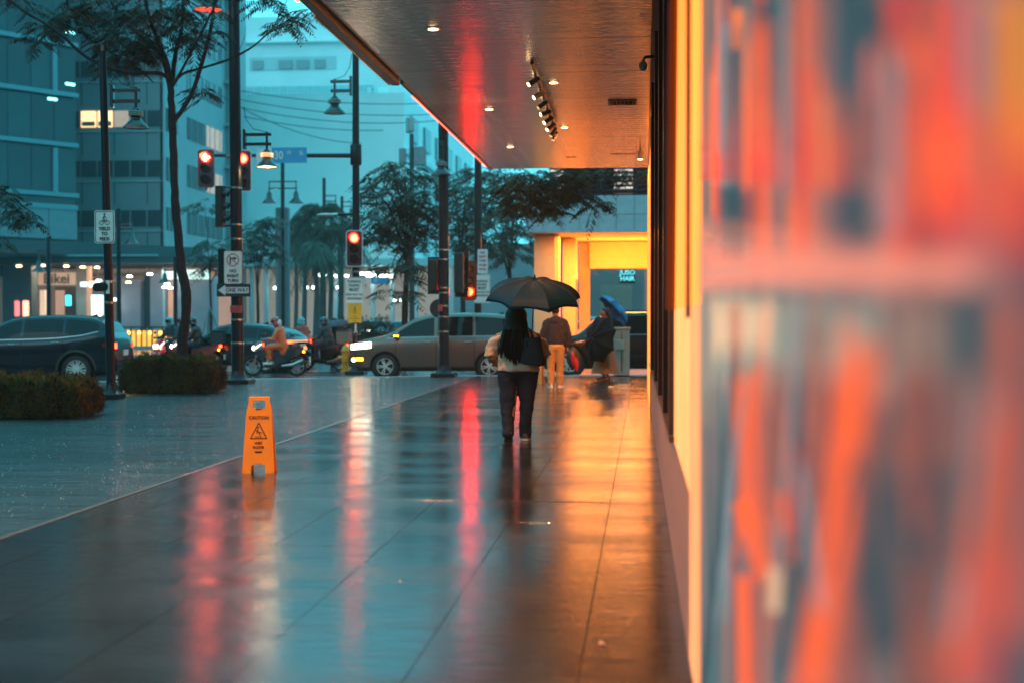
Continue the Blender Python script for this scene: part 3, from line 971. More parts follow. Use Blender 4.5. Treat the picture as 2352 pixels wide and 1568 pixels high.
def screen(X0, X1, Y0, Y1, c, es, label):
    o = MB().bbox(((xw(X0, K7) + xw(X1, K7)) / 2, K7 - .5, (zw(Y0, K7) + zw(Y1, K7)) / 2), (xw(X1, K7) - xw(X0, K7), .2, zw(Y0, K7) - zw(Y1, K7)), .03)
    return o.build('poster_panel', mat('poster_%d' % X0, c, .4, 0, .6, 1.6, emit=c, es=es), sf)
screen(182, 209, 677, 724, (.45, .9, 1), 2.0, '')
screen(184, 204, 700, 727, (1, .62, .5), 2.4, '')
screen(119, 131, 677, 702, (.05, .75, .9), 1.8, '')
screen(14, 27, 690, 727, (1, .42, .28), 1.6, '')
screen(-6, 4, 690, 727, (1, .2, .2), 1.0, '')
screen(176, 198, 645, 658, (1, .75, .68), 2.2, '')
screen(155, 170, 646, 657, (.6, .85, 1), 1.5, '')
screen(218, 244, 684, 691, (.7, 1, 1), 2.4, '')
screen(219, 232, 692, 699, (.7, 1, 1), 2.2, '')
dl = None
warm_e = mat('eave_downlight', (1, .8, .6), .5, 0, 0, emit=(1, .55, .25), es=9)
white_e = mat('white_lamp', (1, 1, 1), .5, 0, 0, emit=(.85, 1, .95), es=10)
for X, Y, mm in ((3, 606, warm_e), (61, 605, warm_e), (119, 606.5, warm_e), (159, 609, warm_e), (194, 610, warm_e), (198, 641, white_e), (273, 631, white_e), (270, 645, warm_e), (364, 649, white_e), (358, 657, white_e), (371, 658, white_e), (322, 626, white_e)):
    MB().lathe([(.2, 0), (.16, .1)], (xw(X, K7 - 1), K7 - 1.4, zw(Y, K7 - 1) - .1), 8).build('ceiling_lamp', mm, sf, 40)
l = bpy.data.lights.new('arcade_glow', 'AREA'); l.shape = 'RECTANGLE'; l.size = 12; l.size_y = 2; l.energy = 900; l.color = (1, .6, .38)
link('arcade_glow', l, sf, (xw(130, K7), K7 + 2.5, 5.2))
# -- far arcade in the middle, with rows of white ceiling lamps
K8 = 122
ma = root('far_arcade', 'far covered arcade with rows of white ceiling lamps', 'building', (0, 0, 0))
def s8(name, m, X0, X1, Y0, Y1, dy=0, t=.3):
    return MB().box(((xw(X0, K8) + xw(X1, K8)) / 2, K8 + dy + t / 2, (zw(Y0, K8) + zw(Y1, K8)) / 2), (abs(xw(X1, K8) - xw(X0, K8)), t, abs(zw(Y1, K8) - zw(Y0, K8)))).build(name, m, ma)
s8('rear_wall', mat('arcade_wall', (.45, .42, .38), .6, 0, .2, .3, emit=(.6, .5, .4), es=.22), 480, 1240, 612, 790, 5)
s8('roof_slab', pale2, 470, 1240, 596, 612, -3, 9)
for X in (520, 575, 610, 700, 775, 860, 905, 960, 1040, 1130):
    s8('column', pale2, X - 4, X + 4, 612, 782, -2, .6)
for X, Y, w in ((731, 631, 26), (768, 633, 8), (781, 633, 8), (792, 633, 8), (835, 628, 22), (851, 633, 24), (874, 634, 8), (883, 633, 14), (896, 635, 8), (1005, 631, 14), (1062, 634, 5), (1152, 633, 6), (1166, 633, 16), (1178, 634, 6), (625, 661, 9), (648, 661, 6), (698, 660, 5), (713, 660, 5), (770, 660, 4), (905, 690, 4), (920, 690, 4)):
    MB().bbox((xw(X, K8 - 2), K8 - 2.6, zw(Y, K8 - 2)), (w * K8 / 3267, .3, .26 if w > 10 else .22), .05).build('ceiling_lamp', white_e, ma)
s8('poster_panel', mat('poster_cyan', (.1, .8, .9), .5, 0, 0, emit=(.1, .8, .95), es=2.0), 630, 634, 664, 700, -.5)
s8('poster_panel', mat('poster_white', (.9, .9, .8), .5, 0, 0, emit=(.9, .85, .7), es=1.4), 637, 642, 664, 678, -.5)
# -- overhead cables
for k, (xa, ya, xb, yb, dip) in enumerate(((545, 208, 1010, 236, 14), (545, 228, 1010, 262, 16), (545, 246, 1000, 278, 18), (470, 196, 830, 330, 30), (560, 268, 880, 300, 10))):
    A_, B_ = pt(xa, ya, 92 + k), pt(xb, yb, 100)
    pts_ = []
    for i in range(13):
        t_ = i / 12
        q_ = A_.lerp(B_, t_); q_.z -= dip * 95 / 3267 * 4 * t_ * (1 - t_)
        pts_.append(q_)
    o = MB().tube(pts_, .028, 4).build('overhead_cable', dark_soffit)
    tag(o, ['top of the thin overhead cables crossing before the pale wing', 'second of the thin overhead cables before the pale wing', 'third of the thin overhead cables before the pale wing', 'steepest overhead cable, sloping down behind the thick pole', 'lowest thin overhead cable before the pale wing'][k], 'cable', 'overhead cables')
# -- blocks added out of view to shade the junction and show in wet paint
blk = mat('shade_block', (.07, .085, .09), .6, 0, .25, .3)
for nm, c, d in (('unseen dark block added behind the viewpoint to shade the street', (-30, -45, 10), (110, 12, 20)), ('unseen dark block added beyond the left edge of the view for shade', (-66, 22, 16), (12, 90, 32)), ('unseen upper floors added above the shop to shade the walkway', (5.2, 13.8, 14), (9, 33, 11.5)), ('unseen dark block added past the corner building for shade', (36, 60, 14), (24, 26, 28))):
    bkr = root('shade_block', nm, 'building', (c[0], c[1], -.15))
    MB().box((0, 0, d[2] / 2 if c[1] != 13.8 else c[2]), d).build('walls', blk, bkr)
    if c[1] == -45:
        wm_ = None
        for i in range(16):
            for j in range(2):
                if wm_ is None: wm_ = MB().box((0, 0, 0), (4.2, .2, 2.0)).mesh('window', win_dark)
                link('window', wm_, bkr, (-48 + i * 6.4, 6.0, 8 + j * 5.2))
# ================================================================== POLES, LAMPS, SIGNALS, SIGNS
band_steel = mat('band_steel', (.5, .42, .36), .25, 1, .2, 30)
lamp_black = mat('lamp_black', (.012, .016, .018), .25, .2, .2, 10, coat=.5)
bell_in = mat('bell_inside', (.5, .45, .4), .3, .3, .1, 10)
bell_in_lit = mat('bell_inside_lit', (.6, .45, .3), .4, 0, 0, emit=(1, .50, .20), es=1.6)
cage_m = mat('lamp_cage', (.4, .35, .3), .3, .8, .1, 10)
cage_lit = mat('lamp_cage_lit', (.6, .5, .3), .3, 0, 0, emit=(1, .52, .22), es=1.0)

def pole(X, D, r, Ytop, label, z0=0.0, rtop=None, base=True, bands=(), lean=0, m=black_paint, name='street_pole', cat='pole', group=None, col=True):
    p = gx(X, D, z0)
    ztop = pt(X, Ytop, D).z - z0
    rt = root(name, label, cat, p, -YAW * 0, group)
    n = 18
    MB().tube([(0, 0, 0), (lean * .5, 0, ztop * .5), (lean, 0, ztop)], [r, r * .5 + (rtop or r) * .5, rtop or r], n).build('shaft', m, rt, 50)
    if base:
        MB().bbox((0, 0, .05), (r * 4.6, r * 4.6, .10), .012).build('base_plate', m, rt)
        MB().lathe([(r * 1.9, .1), (r * 1.25, .16), (r * 1.08, .3)], (0, 0, 0), 18).build('base_collar', m, rt, 50)
        bt = MB()
        for a in (-1, 1):
            for b in (-1, 1):
                bt.cyl((a * r * 1.9, b * r * 1.9, .1), (a * r * 1.9, b * r * 1.9, .15), .02, n=6)
        bt.build('anchor_bolts', steel, rt)
    for Y in bands:
        z = pt(X, Y, D).z - z0
        rr = r + ((rtop or r) - r) * z / ztop
        MB().lathe([(rr + .003, z - .022), (rr + .007, z - .018), (rr + .007, z + .018), (rr + .003, z + .022)], (lean * z / ztop, 0, 0), n).build('steel_band', band_steel, rt, 40)
    rt['r'] = r
    return rt

def bell_lamp(label, P, side, arm, sc=1.0, lit=False, under=None, group='bell-shaped street lamps on pole brackets', double=False):
    """P: world point where the bracket leaves the pole (between the two bars); side -1 left, +1 right"""
    rt = root('bell_lamp', label, 'street lamp', P, 0, group)
    s = side
    for dz in (.11, -.11):
        MB().bbox((s * arm / 2, 0, dz * sc), (arm, .06 * sc, .07 * sc), .008).build('bracket_bar', lamp_black, rt)
    MB().bbox((s * .02, 0, 0), (.06 * sc, .14 * sc, .46 * sc), .01).build('mount_plate', lamp_black, rt)
    x = s * (arm - .10 * sc)
    MB().cyl((x, 0, .17 * sc), (x, 0, -.26 * sc), .028 * sc, n=10).build('stem', lamp_black, rt)
    pr = [(.02, -.22), (.05, -.235), (.085, -.28), (.10, -.34), (.105, -.46), (.13, -.49), (.17, -.54), (.26, -.63), (.262, -.645), (.25, -.645), (.16, -.555), (.08, -.5)]
    MB().lathe([(a * sc, b * sc) for a, b in pr], (x, 0, 0), 24, caps=False).build('shade', lamp_black, rt, 50)
    sh_ = MB().lathe([(.235 * sc, -.632 * sc), (.05 * sc, -.50 * sc)], (x, 0, 0), 20).build('lamp_glass', under or (bell_in_lit if lit else bell_in), rt, 50)
    for k in range(3):
        MB().lathe([(.15, -.405 + k * .035), (.155, -.397 + k * .035), (.15, -.389 + k * .035)], (0, 0, 0), 16).build('cooling_ring', cage_lit if lit else cage_m, rt, loc=(x, 0, 0)).scale = (sc, sc, sc)
    # feed cable
    MB().tube([(0, 0, .75 * sc), (s * .06, 0, .45 * sc), (s * arm * .35, 0, .24 * sc), (x, 0, .16 * sc)], .008 * sc, 5).build('feed_cable', rubber, rt)
    if lit:
        l = bpy.data.lights.new('bell_lamp_light', 'POINT'); l.energy = 25; l.color = (1, .55, .22); l.shadow_soft_size = .08
        link('bell_lamp_light', l, rt, (x, 0, -.7 * sc))
    return rt

sig_black = mat('signal_housing', (.012, .012, .014), .35, 0, .2, 10)
back_b = mat('signal_backboard', (.05, .012, .02), .35, 0, .2, 8)
edge_w = mat('backboard_edge', (.75, .62, .6), .4, 0, 0)
lens_off = mat('signal_lens_off', (.03, .008, .012), .15)
red_sig = mat('red_signal_lens', (.5, .02, .01), .3, 0, 0, emit=(1, .010, .004), es=60)
red_core = mat('red_signal_core', (.9, .3, .1), .3, 0, 0, emit=(1, .16, .02), es=40)
arrow_e = mat('arrow_signal', (1, .5, .3), .3, 0, 0, emit=(1, .20, .07), es=95)

def signal(label, P, rz=0, w=.52, h=1.2, lit=None, back=True, aspects=3, bezel=edge_w, group='traffic signals around the junction'):
    """front faces local -Y"""
    rt = root('traffic_signal', label, 'traffic light', P, rz, group)
    if back:
        o = rrect(w, h, .09)
        MB().xz(o, 0, .02).build('backboard', back_b, rt)
        oi = rrect(w - .05, h - .05, .07)
        rm = MB()
        for i in range(len(o)):
            j = (i + 1) % len(o)
            rm.xz([o[i], o[j], oi[j], oi[i]], -.006, .012)
        rm.build('backboard_rim', bezel, rt)
    hw = w * .62
    MB().bbox((0, .10, 0), (hw, .18, h * .86), .03).build('housing', sig_black, rt)
    for k in range(aspects):
        z = h * .29 * (1 - k)
        on = lit and k == 0
        r = hw * .42
        vis = MB()
        n = 14
        rs = []
        for yy in (-.02, -.17):
            ring = []
            for q in range(n + 1):
                a = R(-35) + R(250) * q / n
                ring.append((r * 1.08 * math.cos(a), yy if yy > -.1 else yy * (1 if .15 < q / n < .85 else .45), z + r * 1.08 * math.sin(a)))
            rs.append(ring)
        vis.rings(rs, caps=False, close=False)
        vo_ = vis.build('visor', sig_black, rt)
        sd = vo_.modifiers.new('thick', 'SOLIDIFY'); sd.thickness = .006
        if on and lit == 'arrow':
            MB().lathe([(r, -.012), (r * .9, -.02)], (0, 0, z), 18, 'y').build('lens', mat('red_glow_lens', (.4, .02, .02), .3, 0, 0, emit=(1, .0035, .001), es=120), rt)
            a = MB().xz([(-r * .95, z), (-r * .1, z + r * .85), (r * .12, z + r * .62), (-r * .2, z + r * .2), (r * .95, z + r * .2), (r * .95, z - r * .2), (-r * .2, z - r * .2), (r * .12, z - r * .62), (-r * .1, z - r * .85)], -.034, .006)
            a.build('arrow', arrow_e, rt)
        elif on:
            MB().lathe([(r, -.012), (r * .7, -.03)], (0, 0, z), 18, 'y').build('lens', red_sig, rt)
            MB().lathe([(r * .45, -.032), (r * .3, -.04)], (0, 0, z - r * .1), 14, 'y').build('lamp_core', red_core, rt)
        else:
            MB().lathe([(r, -.012), (r * .7, -.025)], (0, 0, z), 18, 'y').build('lens', lens_off, rt)
    return rt

def sign(label, P, w, h, bg, lines=(), rim=None, rz=0, r=.04, cat='sign', name='sign_plate', group=None):
    """lines: (text, size, z, mat, sx)"""
    rt = root(name, label, cat, P, rz, group)
    MB().xz(rrect(w, h, r), 0, .012).build('plate', bg, rt)
    if rim:
        o, i_ = rrect(w - .03, h - .03, r * .8), rrect(w - .055, h - .055, r * .7)
        m_ = MB()
        for a in range(len(o)):
            b = (a + 1) % len(o)
            m_.xz([o[a], o[b], i_[b], i_[a]], -.004, .003)
        m_.build('border', rim, rt)
    for tx, sz, z, mm, sx in lines:
        text(tx, sz, (0, -.004, z), mm, rt, sx=sx, bold=.004)
    return rt

# ---- pole 1 with YIELD TO PEDS
F = lambda X, Y, D, r=.0: pt(X, Y, D) - FWD * r
p1 = pole(255, 26.5, .088, 120, 'slim black street pole carrying the yield to peds sign, beside the left hedge', rtop=.068, lean=-.14, bands=(648, 696))
p1['label'] = 'slim black street pole carrying the yield to peds sign, between two hedges'
MB().cyl((-.14, 0, 6.43), (-.14, 0, 6.56), .03, n=8).build('finial', mat('finial_copper', (.3, .1, .08), .4), p1)
MB().box((-.03, -.085, pt(245, 660, 26.5).z), (.07, .01, .25)).build('sticker', sign_white, p1)
MB().xz(rrect(.3, .16, .07), -.09, .02).build('marker_disc', lamp_black, p1, loc=(-.17, 0, pt(240, 660, 26.5).z))
bell_lamp('unlit bell lamp on the slim pole above the yield to peds sign', F(256, 221, 26.5), 1, .56, .93)
s = sign('white sign reading YIELD TO PEDS with a cyclist symbol', F(244.5, 523, 26.5, .13), .385, .61, sign_white,
     [('YIELD', .085, -.035, ink, 1), ('TO', .085, -.13, ink, 1), ('PEDS', .085, -.225, ink, 1)], rim=ink)
pic = MB()
ring_xz(pic, (-.055, .08), .045, .034, -.004, .003, 16)
ring_xz(pic, (.055, .08), .045, .034, -.004, .003, 16)
ring_xz(pic, (0, .235), .019, 0, -.004, .003, 12)
for a, b in (((0, .22), (-.01, .15)), ((-.01, .15), (.02, .10)), ((0, .2), (.04, .16)), ((-.055, .08), (-.01, .14)), ((.055, .08), (.03, .15)), ((0, .08), (-.01, .14)), ((0, .21), (-.035, .15))):
    line_xz(pic, a, b, .014, -.004, .003)
pic.build('cyclist_symbol', ink, s)

# ---- pole 2, the thick one on the near kerb
p2 = pole(546, 32.7, .142, -160, 'thick black pole with steel bands carrying the one way and no right turn signs', rtop=.128, lean=-.08, bands=(433, 517, 550, 735, 788))
MB().box((0, -.137, 1.5 + (730 - 710) * .01), (.27, .03, .17)).build('red_tape', tape_red, p2)
bell_lamp('lit bell lamp glowing warm beside the street name sign on the mast arm', F(560, 321, 32.7), 1, .64, 1.0, lit=True)
bell_lamp('bell lamp with a red-tinged underside at the top edge, high on the thick pole', F(532, -58, 32.7), -1, .68, 1.25, under=mat('bell_inside_red', (.5, .1, .08), .3, 0, 0, emit=(1, .03, .01), es=2.0))
D2 = 32.5
s = sign('white sign reading NO RIGHT TURN with a crossed arrow', F(536, 615, D2, .06), .41, .74, sign_white,
         [('NO', .10, -.085, ink, 1), ('RIGHT', .095, -.195, ink, 1), ('TURN', .095, -.305, ink, 1)])
pic = MB(); ring_xz(pic, (0, .17), .145, .125, -.004, .003); line_xz(pic, (-.09, .26), (.09, .08), .018, -.006, .003); pic.build('prohibition_ring', red_ink, s)
pic = MB(); line_xz(pic, (-.06, .08), (-.06, .215), .03, -.004, .003); line_xz(pic, (-.075, .205), (.04, .205), .03, -.004, .003)
pic.xz([(.03, .25), (.095, .205), (.03, .16)], -.004, .003); pic.build('turn_arrow', ink, s)
s = sign('black and white ONE WAY sign with an arrow pointing left', F(538, 667.5, D2, .09), .78, .29, mat('sign_black', (.02, .022, .03), .35), r=.012)
MB().xz([(-.36, 0), (-.19, .12), (-.19, .07), (.355, .07), (.355, -.07), (-.19, -.07), (-.19, -.12)], -.004, .003).build('arrow', sign_white, s)
text('ONE WAY', .13, (.085, -.007, 0), ink, s, sx=.86, bold=.003)
# signal seen from behind, left of pole 2
sb = signal('black traffic signal housing seen edge-on, bracketed left of the thick pole', F(515, 475, 32.8), R(78), .34, .98, back=False)
MB().box((0, .1, 0), (.2, .16, .95)).build('rear_cover', sig_black, sb)
br = MB()
for Y in (431, 519):
    a = F(518, Y, 32.8); b = F(540, Y, 32.8)
    br.tube([V(a) - sb.location, V(b) - sb.location], .02, 6)
o = br.build('bracket', lamp_black, sb); o.rotation_euler = (0, 0, -R(78))
sv = signal('green-tinted signal hoods peeping out left of the no right turn sign', F(520, 612, 33.0), R(70), .34, 1.0, back=False)
sv['label'] = 'dark signal with hoods peeping out behind the no right turn sign'

# ---- mast arm pole 3
p3 = pole(818, 42.0, .125, 103, 'black mast pole with red signal, carrying the long arm over the street', z0=-.15, rtop=.095, bands=(625, 768), name='mast_pole')
za = pt(818, 357, 42).z + .15
xa = (473 - 818) / 3267 * 42
ma_ = MB().tube([(xa, -.0, za + .03), (0, 0, za - .02)], [.045, .07], 10).build('mast_arm', black_paint, p3, 50)
MB().lathe([(.16, -.3), (.17, -.28), (.17, .28), (.16, .3)], (0, 0, za), 14).build('arm_clamp', black_paint, p3, 50)
for xx in (-3.9, -2.9):
    MB().cyl((xx, 0, za - .0), (xx + .5, 0, za), .062, n=10).build('arm_sleeve', mat('sleeve_grey', (.3, .16, .14), .4), p3)
D3 = 41.7
bell_lamp('dark bell lamp hanging high on the mast pole above the long arm', F(808, 198, 42), -1, .64, 1.25)
bell_lamp('small bell lamp half-hidden by tree leaves beside the mast pole', F(828, 462, 42), 1, .56, .85)
za2 = pt(818, 493, 42).z + .15
MB().cyl((-(818 - 770) / 3267 * 42, 0, za2), (0, 0, za2), .045, n=8).build('side_arm', black_paint, p3)
fl = root('flood_light', 'small pale floodlight at the end of a short arm on the mast pole', 'street lamp', pt(748, 494, 42))
MB().ball((0, 0, 0), (.28, .12, .05)).build('lamp_head', mat('flood_head', (.55, .55, .55), .3), fl, 60)
MB().cyl((.2, 0, .0), (.36, 0, .01), .05, n=8).build('socket', steel, fl)
sa = signal('red left-arrow signal glowing on the tip of the mast arm', pt(473, 388, D3), 0, .50, 1.12, lit='arrow', bezel=mat('bezel_red', (.3, .05, .06), .4))
MB().cyl((0, .05, -.54), (0, .05, -.62), .03, n=6).build('drain_stub', sig_black, sa)
sr = signal('red signal on the mast arm partly hidden behind the thick pole', pt(558, 393, D3), R(10), .50, 1.22, lit='red')
for tx, sg in ((473, sa), (558, sr)):
    MB().bbox((0, .2, .0), (.1, .24, .3), .01).build('clamp', sig_black, sg)
ss = root('street_name_sign', 'large blue 30th St sign hanging on the mast arm beside the lit bell lamp', 'street sign', pt(664, 357, D3))
MB().xz(rrect(.0 + 1.05, .45, .01), 0, .02).build('plate', blue_sign, ss)
text('30', .34, (-.31, -.004, -.01), white_ink, ss, sx=.8, bold=.004)
text('th', .17, (-.0, -.004, .08), white_ink, ss, sx=.9)
text('St', .19, (.36, -.004, .06), white_ink, ss, sx=.8)
MB().xz([(-.99, -.2), (-.53, -.2), (-.53, .2), (-.99, .2)], 0, .02).build('white_plate', sign_pink, ss)
s3 = signal('red signal with pale rounded border on the mast pole', pt(814, 571.5, D3), 0, .50, 1.07, lit='red', group='traffic signals around the junction')
def turning_sign(label, P, w, h):
    k = w / .6
    return sign(label, P, w, h, sign_white, [('TURNING', .105 * k, .27 * k, ink_grey, .9), ('TRAFFIC', .105 * k, .15 * k, ink_grey, .9), ('MUST', .135 * k, .02 * k, ink, .9), ('GIVE WAY TO', .09 * k, -.125 * k, ink_grey, .9), ('PEDESTRIANS', .09 * k, -.245 * k, ink_grey, .82)], rim=mat('rim_grey', (.3, .28, .27), .4))
turning_sign('white TURNING TRAFFIC MUST GIVE WAY sign below the pale-bordered signal', pt(813.5, 668, D3), .58, .78)
ys = sign('small yellow pedestrian sign under the white turning traffic sign', pt(815, 720, D3), .40, .56, yellow_sign, (), r=.01)
pic = MB(); ring_xz(pic, (0, .16), .03, 0, -.004, .003, 10)
for a, b in (((0, .13), (0, .04)), ((0, .12), (.05, .07)), ((0, .12), (-.05, .08)), ((0, .04), (.04, -.01)), ((0, .04), (-.04, -.01)), ((-.05, -.09), (.05, -.09)), ((-.14, -.15), (.14, -.15)), ((-.04, -.22), (.04, -.22))):
    line_xz(pic, a, b, .018, -.004, .003)
pic.build('walking_symbol', mat('brown_print', (.28, .12, .01), .5), ys)
st = root('street_name_sign', 'small blue 30th sign with white end on the side of the mast pole', 'street sign', pt(862, 645, D3))
MB().xz(rrect(.70, .20, .01), 0, .015).build('plate', blue_sign, st)
MB().xz([(-.35, -.101), (-.12, -.101), (-.12, .101), (-.35, .101)], -.003, .003).build('white_plate', sign_pink, st)
text('30', .17, (.0, -.005, 0), white_ink, st, sx=.8)
text('th', .07, (.12, -.005, .04), white_ink, st, sx=.8)
ws = sign('black plate with a white walking figure low on the mast pole', pt(817, 755, D3), .2, .36, mat('sign_black', (.02, .022, .03), .35), (), r=.01)
pic = MB(); ring_xz(pic, (0, .12), .025, 0, -.004, .003, 10)
for a, b, c_ in (((0, .09), (0, .0), .05), ((0, 0), (.04, -.13), .025), ((0, 0), (-.04, -.13), .025)):
    line_xz(pic, a, b, c_, -.004, .003)
pic.build('walking_figure', sign_white, ws)

# ---- pole 4 in front of the bronze car
p4 = pole(1020, 36.5, .135, 230, 'black pole with steel bands standing before the bronze people carrier', rtop=.125, bands=(575, 597, 662, 673, 703, 728, 762), lean=-.02)
MB().box((-.08, -.125, 1.5 + (730 - 707) * .011), (.12, .03, .17)).build('red_tape', tape_red, p4)
bl = bell_lamp('bell lamp facing forward halfway up the banded pole', F(1014, 372, 36.3), 1, .12, 1.0)
bl.rotation_euler = (0, 0, R(-90))
bl.location = pt(1014, 345, 36.3)
sq = signal('square black signal back left of the banded pole', F(996, 633, 36.6), R(180), .34, .98, back=False)
MB().box((0, -.18, 0), (.36, .02, .96)).build('rear_board', sig_black, sq)
sq2 = signal('large black signal back right of the banded pole', F(1057, 628, 36.6), R(172), .38, 1.22, back=False)
MB().box((0, -.18, 0), (.36, .02, 1.22)).build('rear_board', sig_black, sq2)
s5 = signal('red signal glowing at the edge of the large black signal back', F(1078, 645, 38.2), R(14), .40, 1.06, lit='red', back=True, bezel=back_b)
lz = [o_ for o_ in kids(s5) if o_.name.startswith('lens')]
low_ = min(lz, key=lambda o_: min(v.co.z for v in o_.data.vertices))
low_.data.materials[0] = mat('red_signal_lens_strong', (.5, .02, .01), .3, 0, 0, emit=(1, .004, .001), es=170)
for o_ in kids(s5):
    if o_.data.materials and o_.data.materials[0].name in ('red_signal_lens', 'red_signal_core'):
        o_.data.materials[0] = lens_off
s5['label'] = 'red signal glowing behind the large black signal back'
rd = root('round_sign', 'round dark sign seen from behind, left of the banded pole', 'sign', F(1008, 709, 36.9))
MB().lathe([(.24, 0), (.245, .01), (.24, .02)], (0, 0, 0), 24, 'y').build('disc', mat('sign_back_brown', (.05, .025, .03), .5), rd, 40)
MB().box((.02, -.01, .05), (.05, .02, .5)).build('stiffener', lamp_black, rd)
# ---- pole 5
p5 = pole(1098, 46, .125, 355, 'black pole behind the umbrella carrying two white signs', z0=-.15, rtop=.115, bands=(612, 640))
sign('pale sign with red letters NO RIGHT TURN ON RED SIGNAL', pt(1108.5, 601, 45.6), .33, .78, sign_pink,
     [('NO', .09, .28, red_ink, 1), ('RIGHT', .09, .15, red_ink, .9), ('TURN', .09, .02, red_ink, .9), ('ON RED', .085, -.12, red_ink, .8), ('SIGNAL', .085, -.25, red_ink, .8)])
turning_sign('white TURNING TRAFFIC MUST GIVE WAY sign beside the black umbrella', pt(1107, 664, 45.6), .53, .92)
bell_lamp('bell lamp almost hidden behind the pole with two white signs', pt(1098, 500, 46.5), -1, .3, .9)
# ---- antenna mast
pa = pole(946, 60, .12, 310, 'grey cellular mast with white antennas above the tree', z0=-.15, rtop=.09, base=False, m=mat('mast_paint', (.03, .05, .055), .4), name='antenna_mast', cat='mast', bands=(590, 604, 628))
pz = lambda Y: pt(946, Y, 60).z + .15
ant = mat('antenna_white', (.34, .37, .38), .4)
for k, (X, Y0, Y1, w) in enumerate(((938, 272, 308, 9), (947, 272, 305, 12))):
    MB().bbox(((X - 946) / 3267 * 60, -.1, (pz(Y0) + pz(Y1)) / 2), (w * 60 / 3267, .2, pz(Y0) - pz(Y1)), .04).build('antenna', ant, pa)
MB().bbox(((966 - 946) / 3267 * 60, -.1, (pz(339) + pz(382)) / 2), (28 * 60 / 3267, .2, pz(339) - pz(382)), .03).build('antenna_panel', mat('antenna_panel_m', (.22, .24, .26), .5), pa)
MB().bbox(((924 - 946) / 3267 * 60, .1, (pz(341) + pz(380)) / 2), (16 * 60 / 3267, .2, pz(341) - pz(380)), .03).build('antenna_panel', mat('antenna_panel_m', (.3, .32, .33), .5), pa)
for Y, w in ((488, 11), (562, 9)):
    MB().bbox((.3 if Y < 500 else -.02, -.15, pz(Y)), (w * 60 / 3267, .15, .5), .02).build('cabinet', ant, pa)
bell_lamp('hazy bell lamp low on the antenna mast', pt(950, 546, 60), 1, .55, 1.0)

# ---- far lamps
def far_lamp(label, X, D, Ytop, Yarm, sides, sc=1.0, arm=.7):
    pl = pole(X, D, .12, Ytop, label, z0=-.15, rtop=.1, base=False, name='lamp_post', cat='street lamp', group='distant lamp posts')
    for s_ in sides:
        zz_ = pt(X, Yarm, D).z + .15
        for dz in (.12, -.12):
            MB().box((s_ * arm / 2, 0, zz_ + dz * sc), (arm, .06, .07)).build('bracket_bar', lamp_black, pl)
        x = s_ * (arm - .05)
        MB().lathe([(a * sc, b * sc + zz_) for a, b in [(.02, .1), (.03, -.22), (.085, -.28), (.105, -.46), (.17, -.54), (.27, -.64), (.25, -.645)]], (x, 0, 0), 14).build('shade', lamp_black, pl, 50)
    return pl
far_lamp('distant lamp post with two bell lamps above a stone pylon', 650, 76, 374, 426, (-1, 1), 1.5, .78)
far_lamp('distant lamp post with one bell lamp before the palm crowns', 745, 88, 410, 457, (1,), 1.4, .78)
far_lamp('hazy lamp post among the lit shopfronts left of the slim pole', 112, 70, 545, 585, (-1,), 1.3, .55)
far_lamp('hazy lamp post just behind the slim street pole', 273, 68, 480, 520, (1,), 1.3, .7)
far_lamp('hazy lamp post between the thin tree and the shops', 403, 72, 590, 615, (-1,), 1.2, .6)
far_lamp('faint lamp post behind the lone red signal', 786, 100, 452, 470, (1,), 1.3, .7)
py = root('stone_pylon', 'ribbed grey stone pylon under the twin bell lamps', 'pylon', gx(650, 77, -.15))
hp = pt(650, 478, 77).z + .15
MB().bbox((0, 0, hp / 2), (.66, .6, hp), .04).build('shaft', mat('pylon_stone', (.16, .16, .17), .6, 0, .15, 3), py)
for k in (-1, 0, 1):
    MB().box((k * .2, -.32, hp / 2), (.09, .06, hp - .1)).build('rib', mat('pylon_rib', (.22, .21, .22), .6), py)

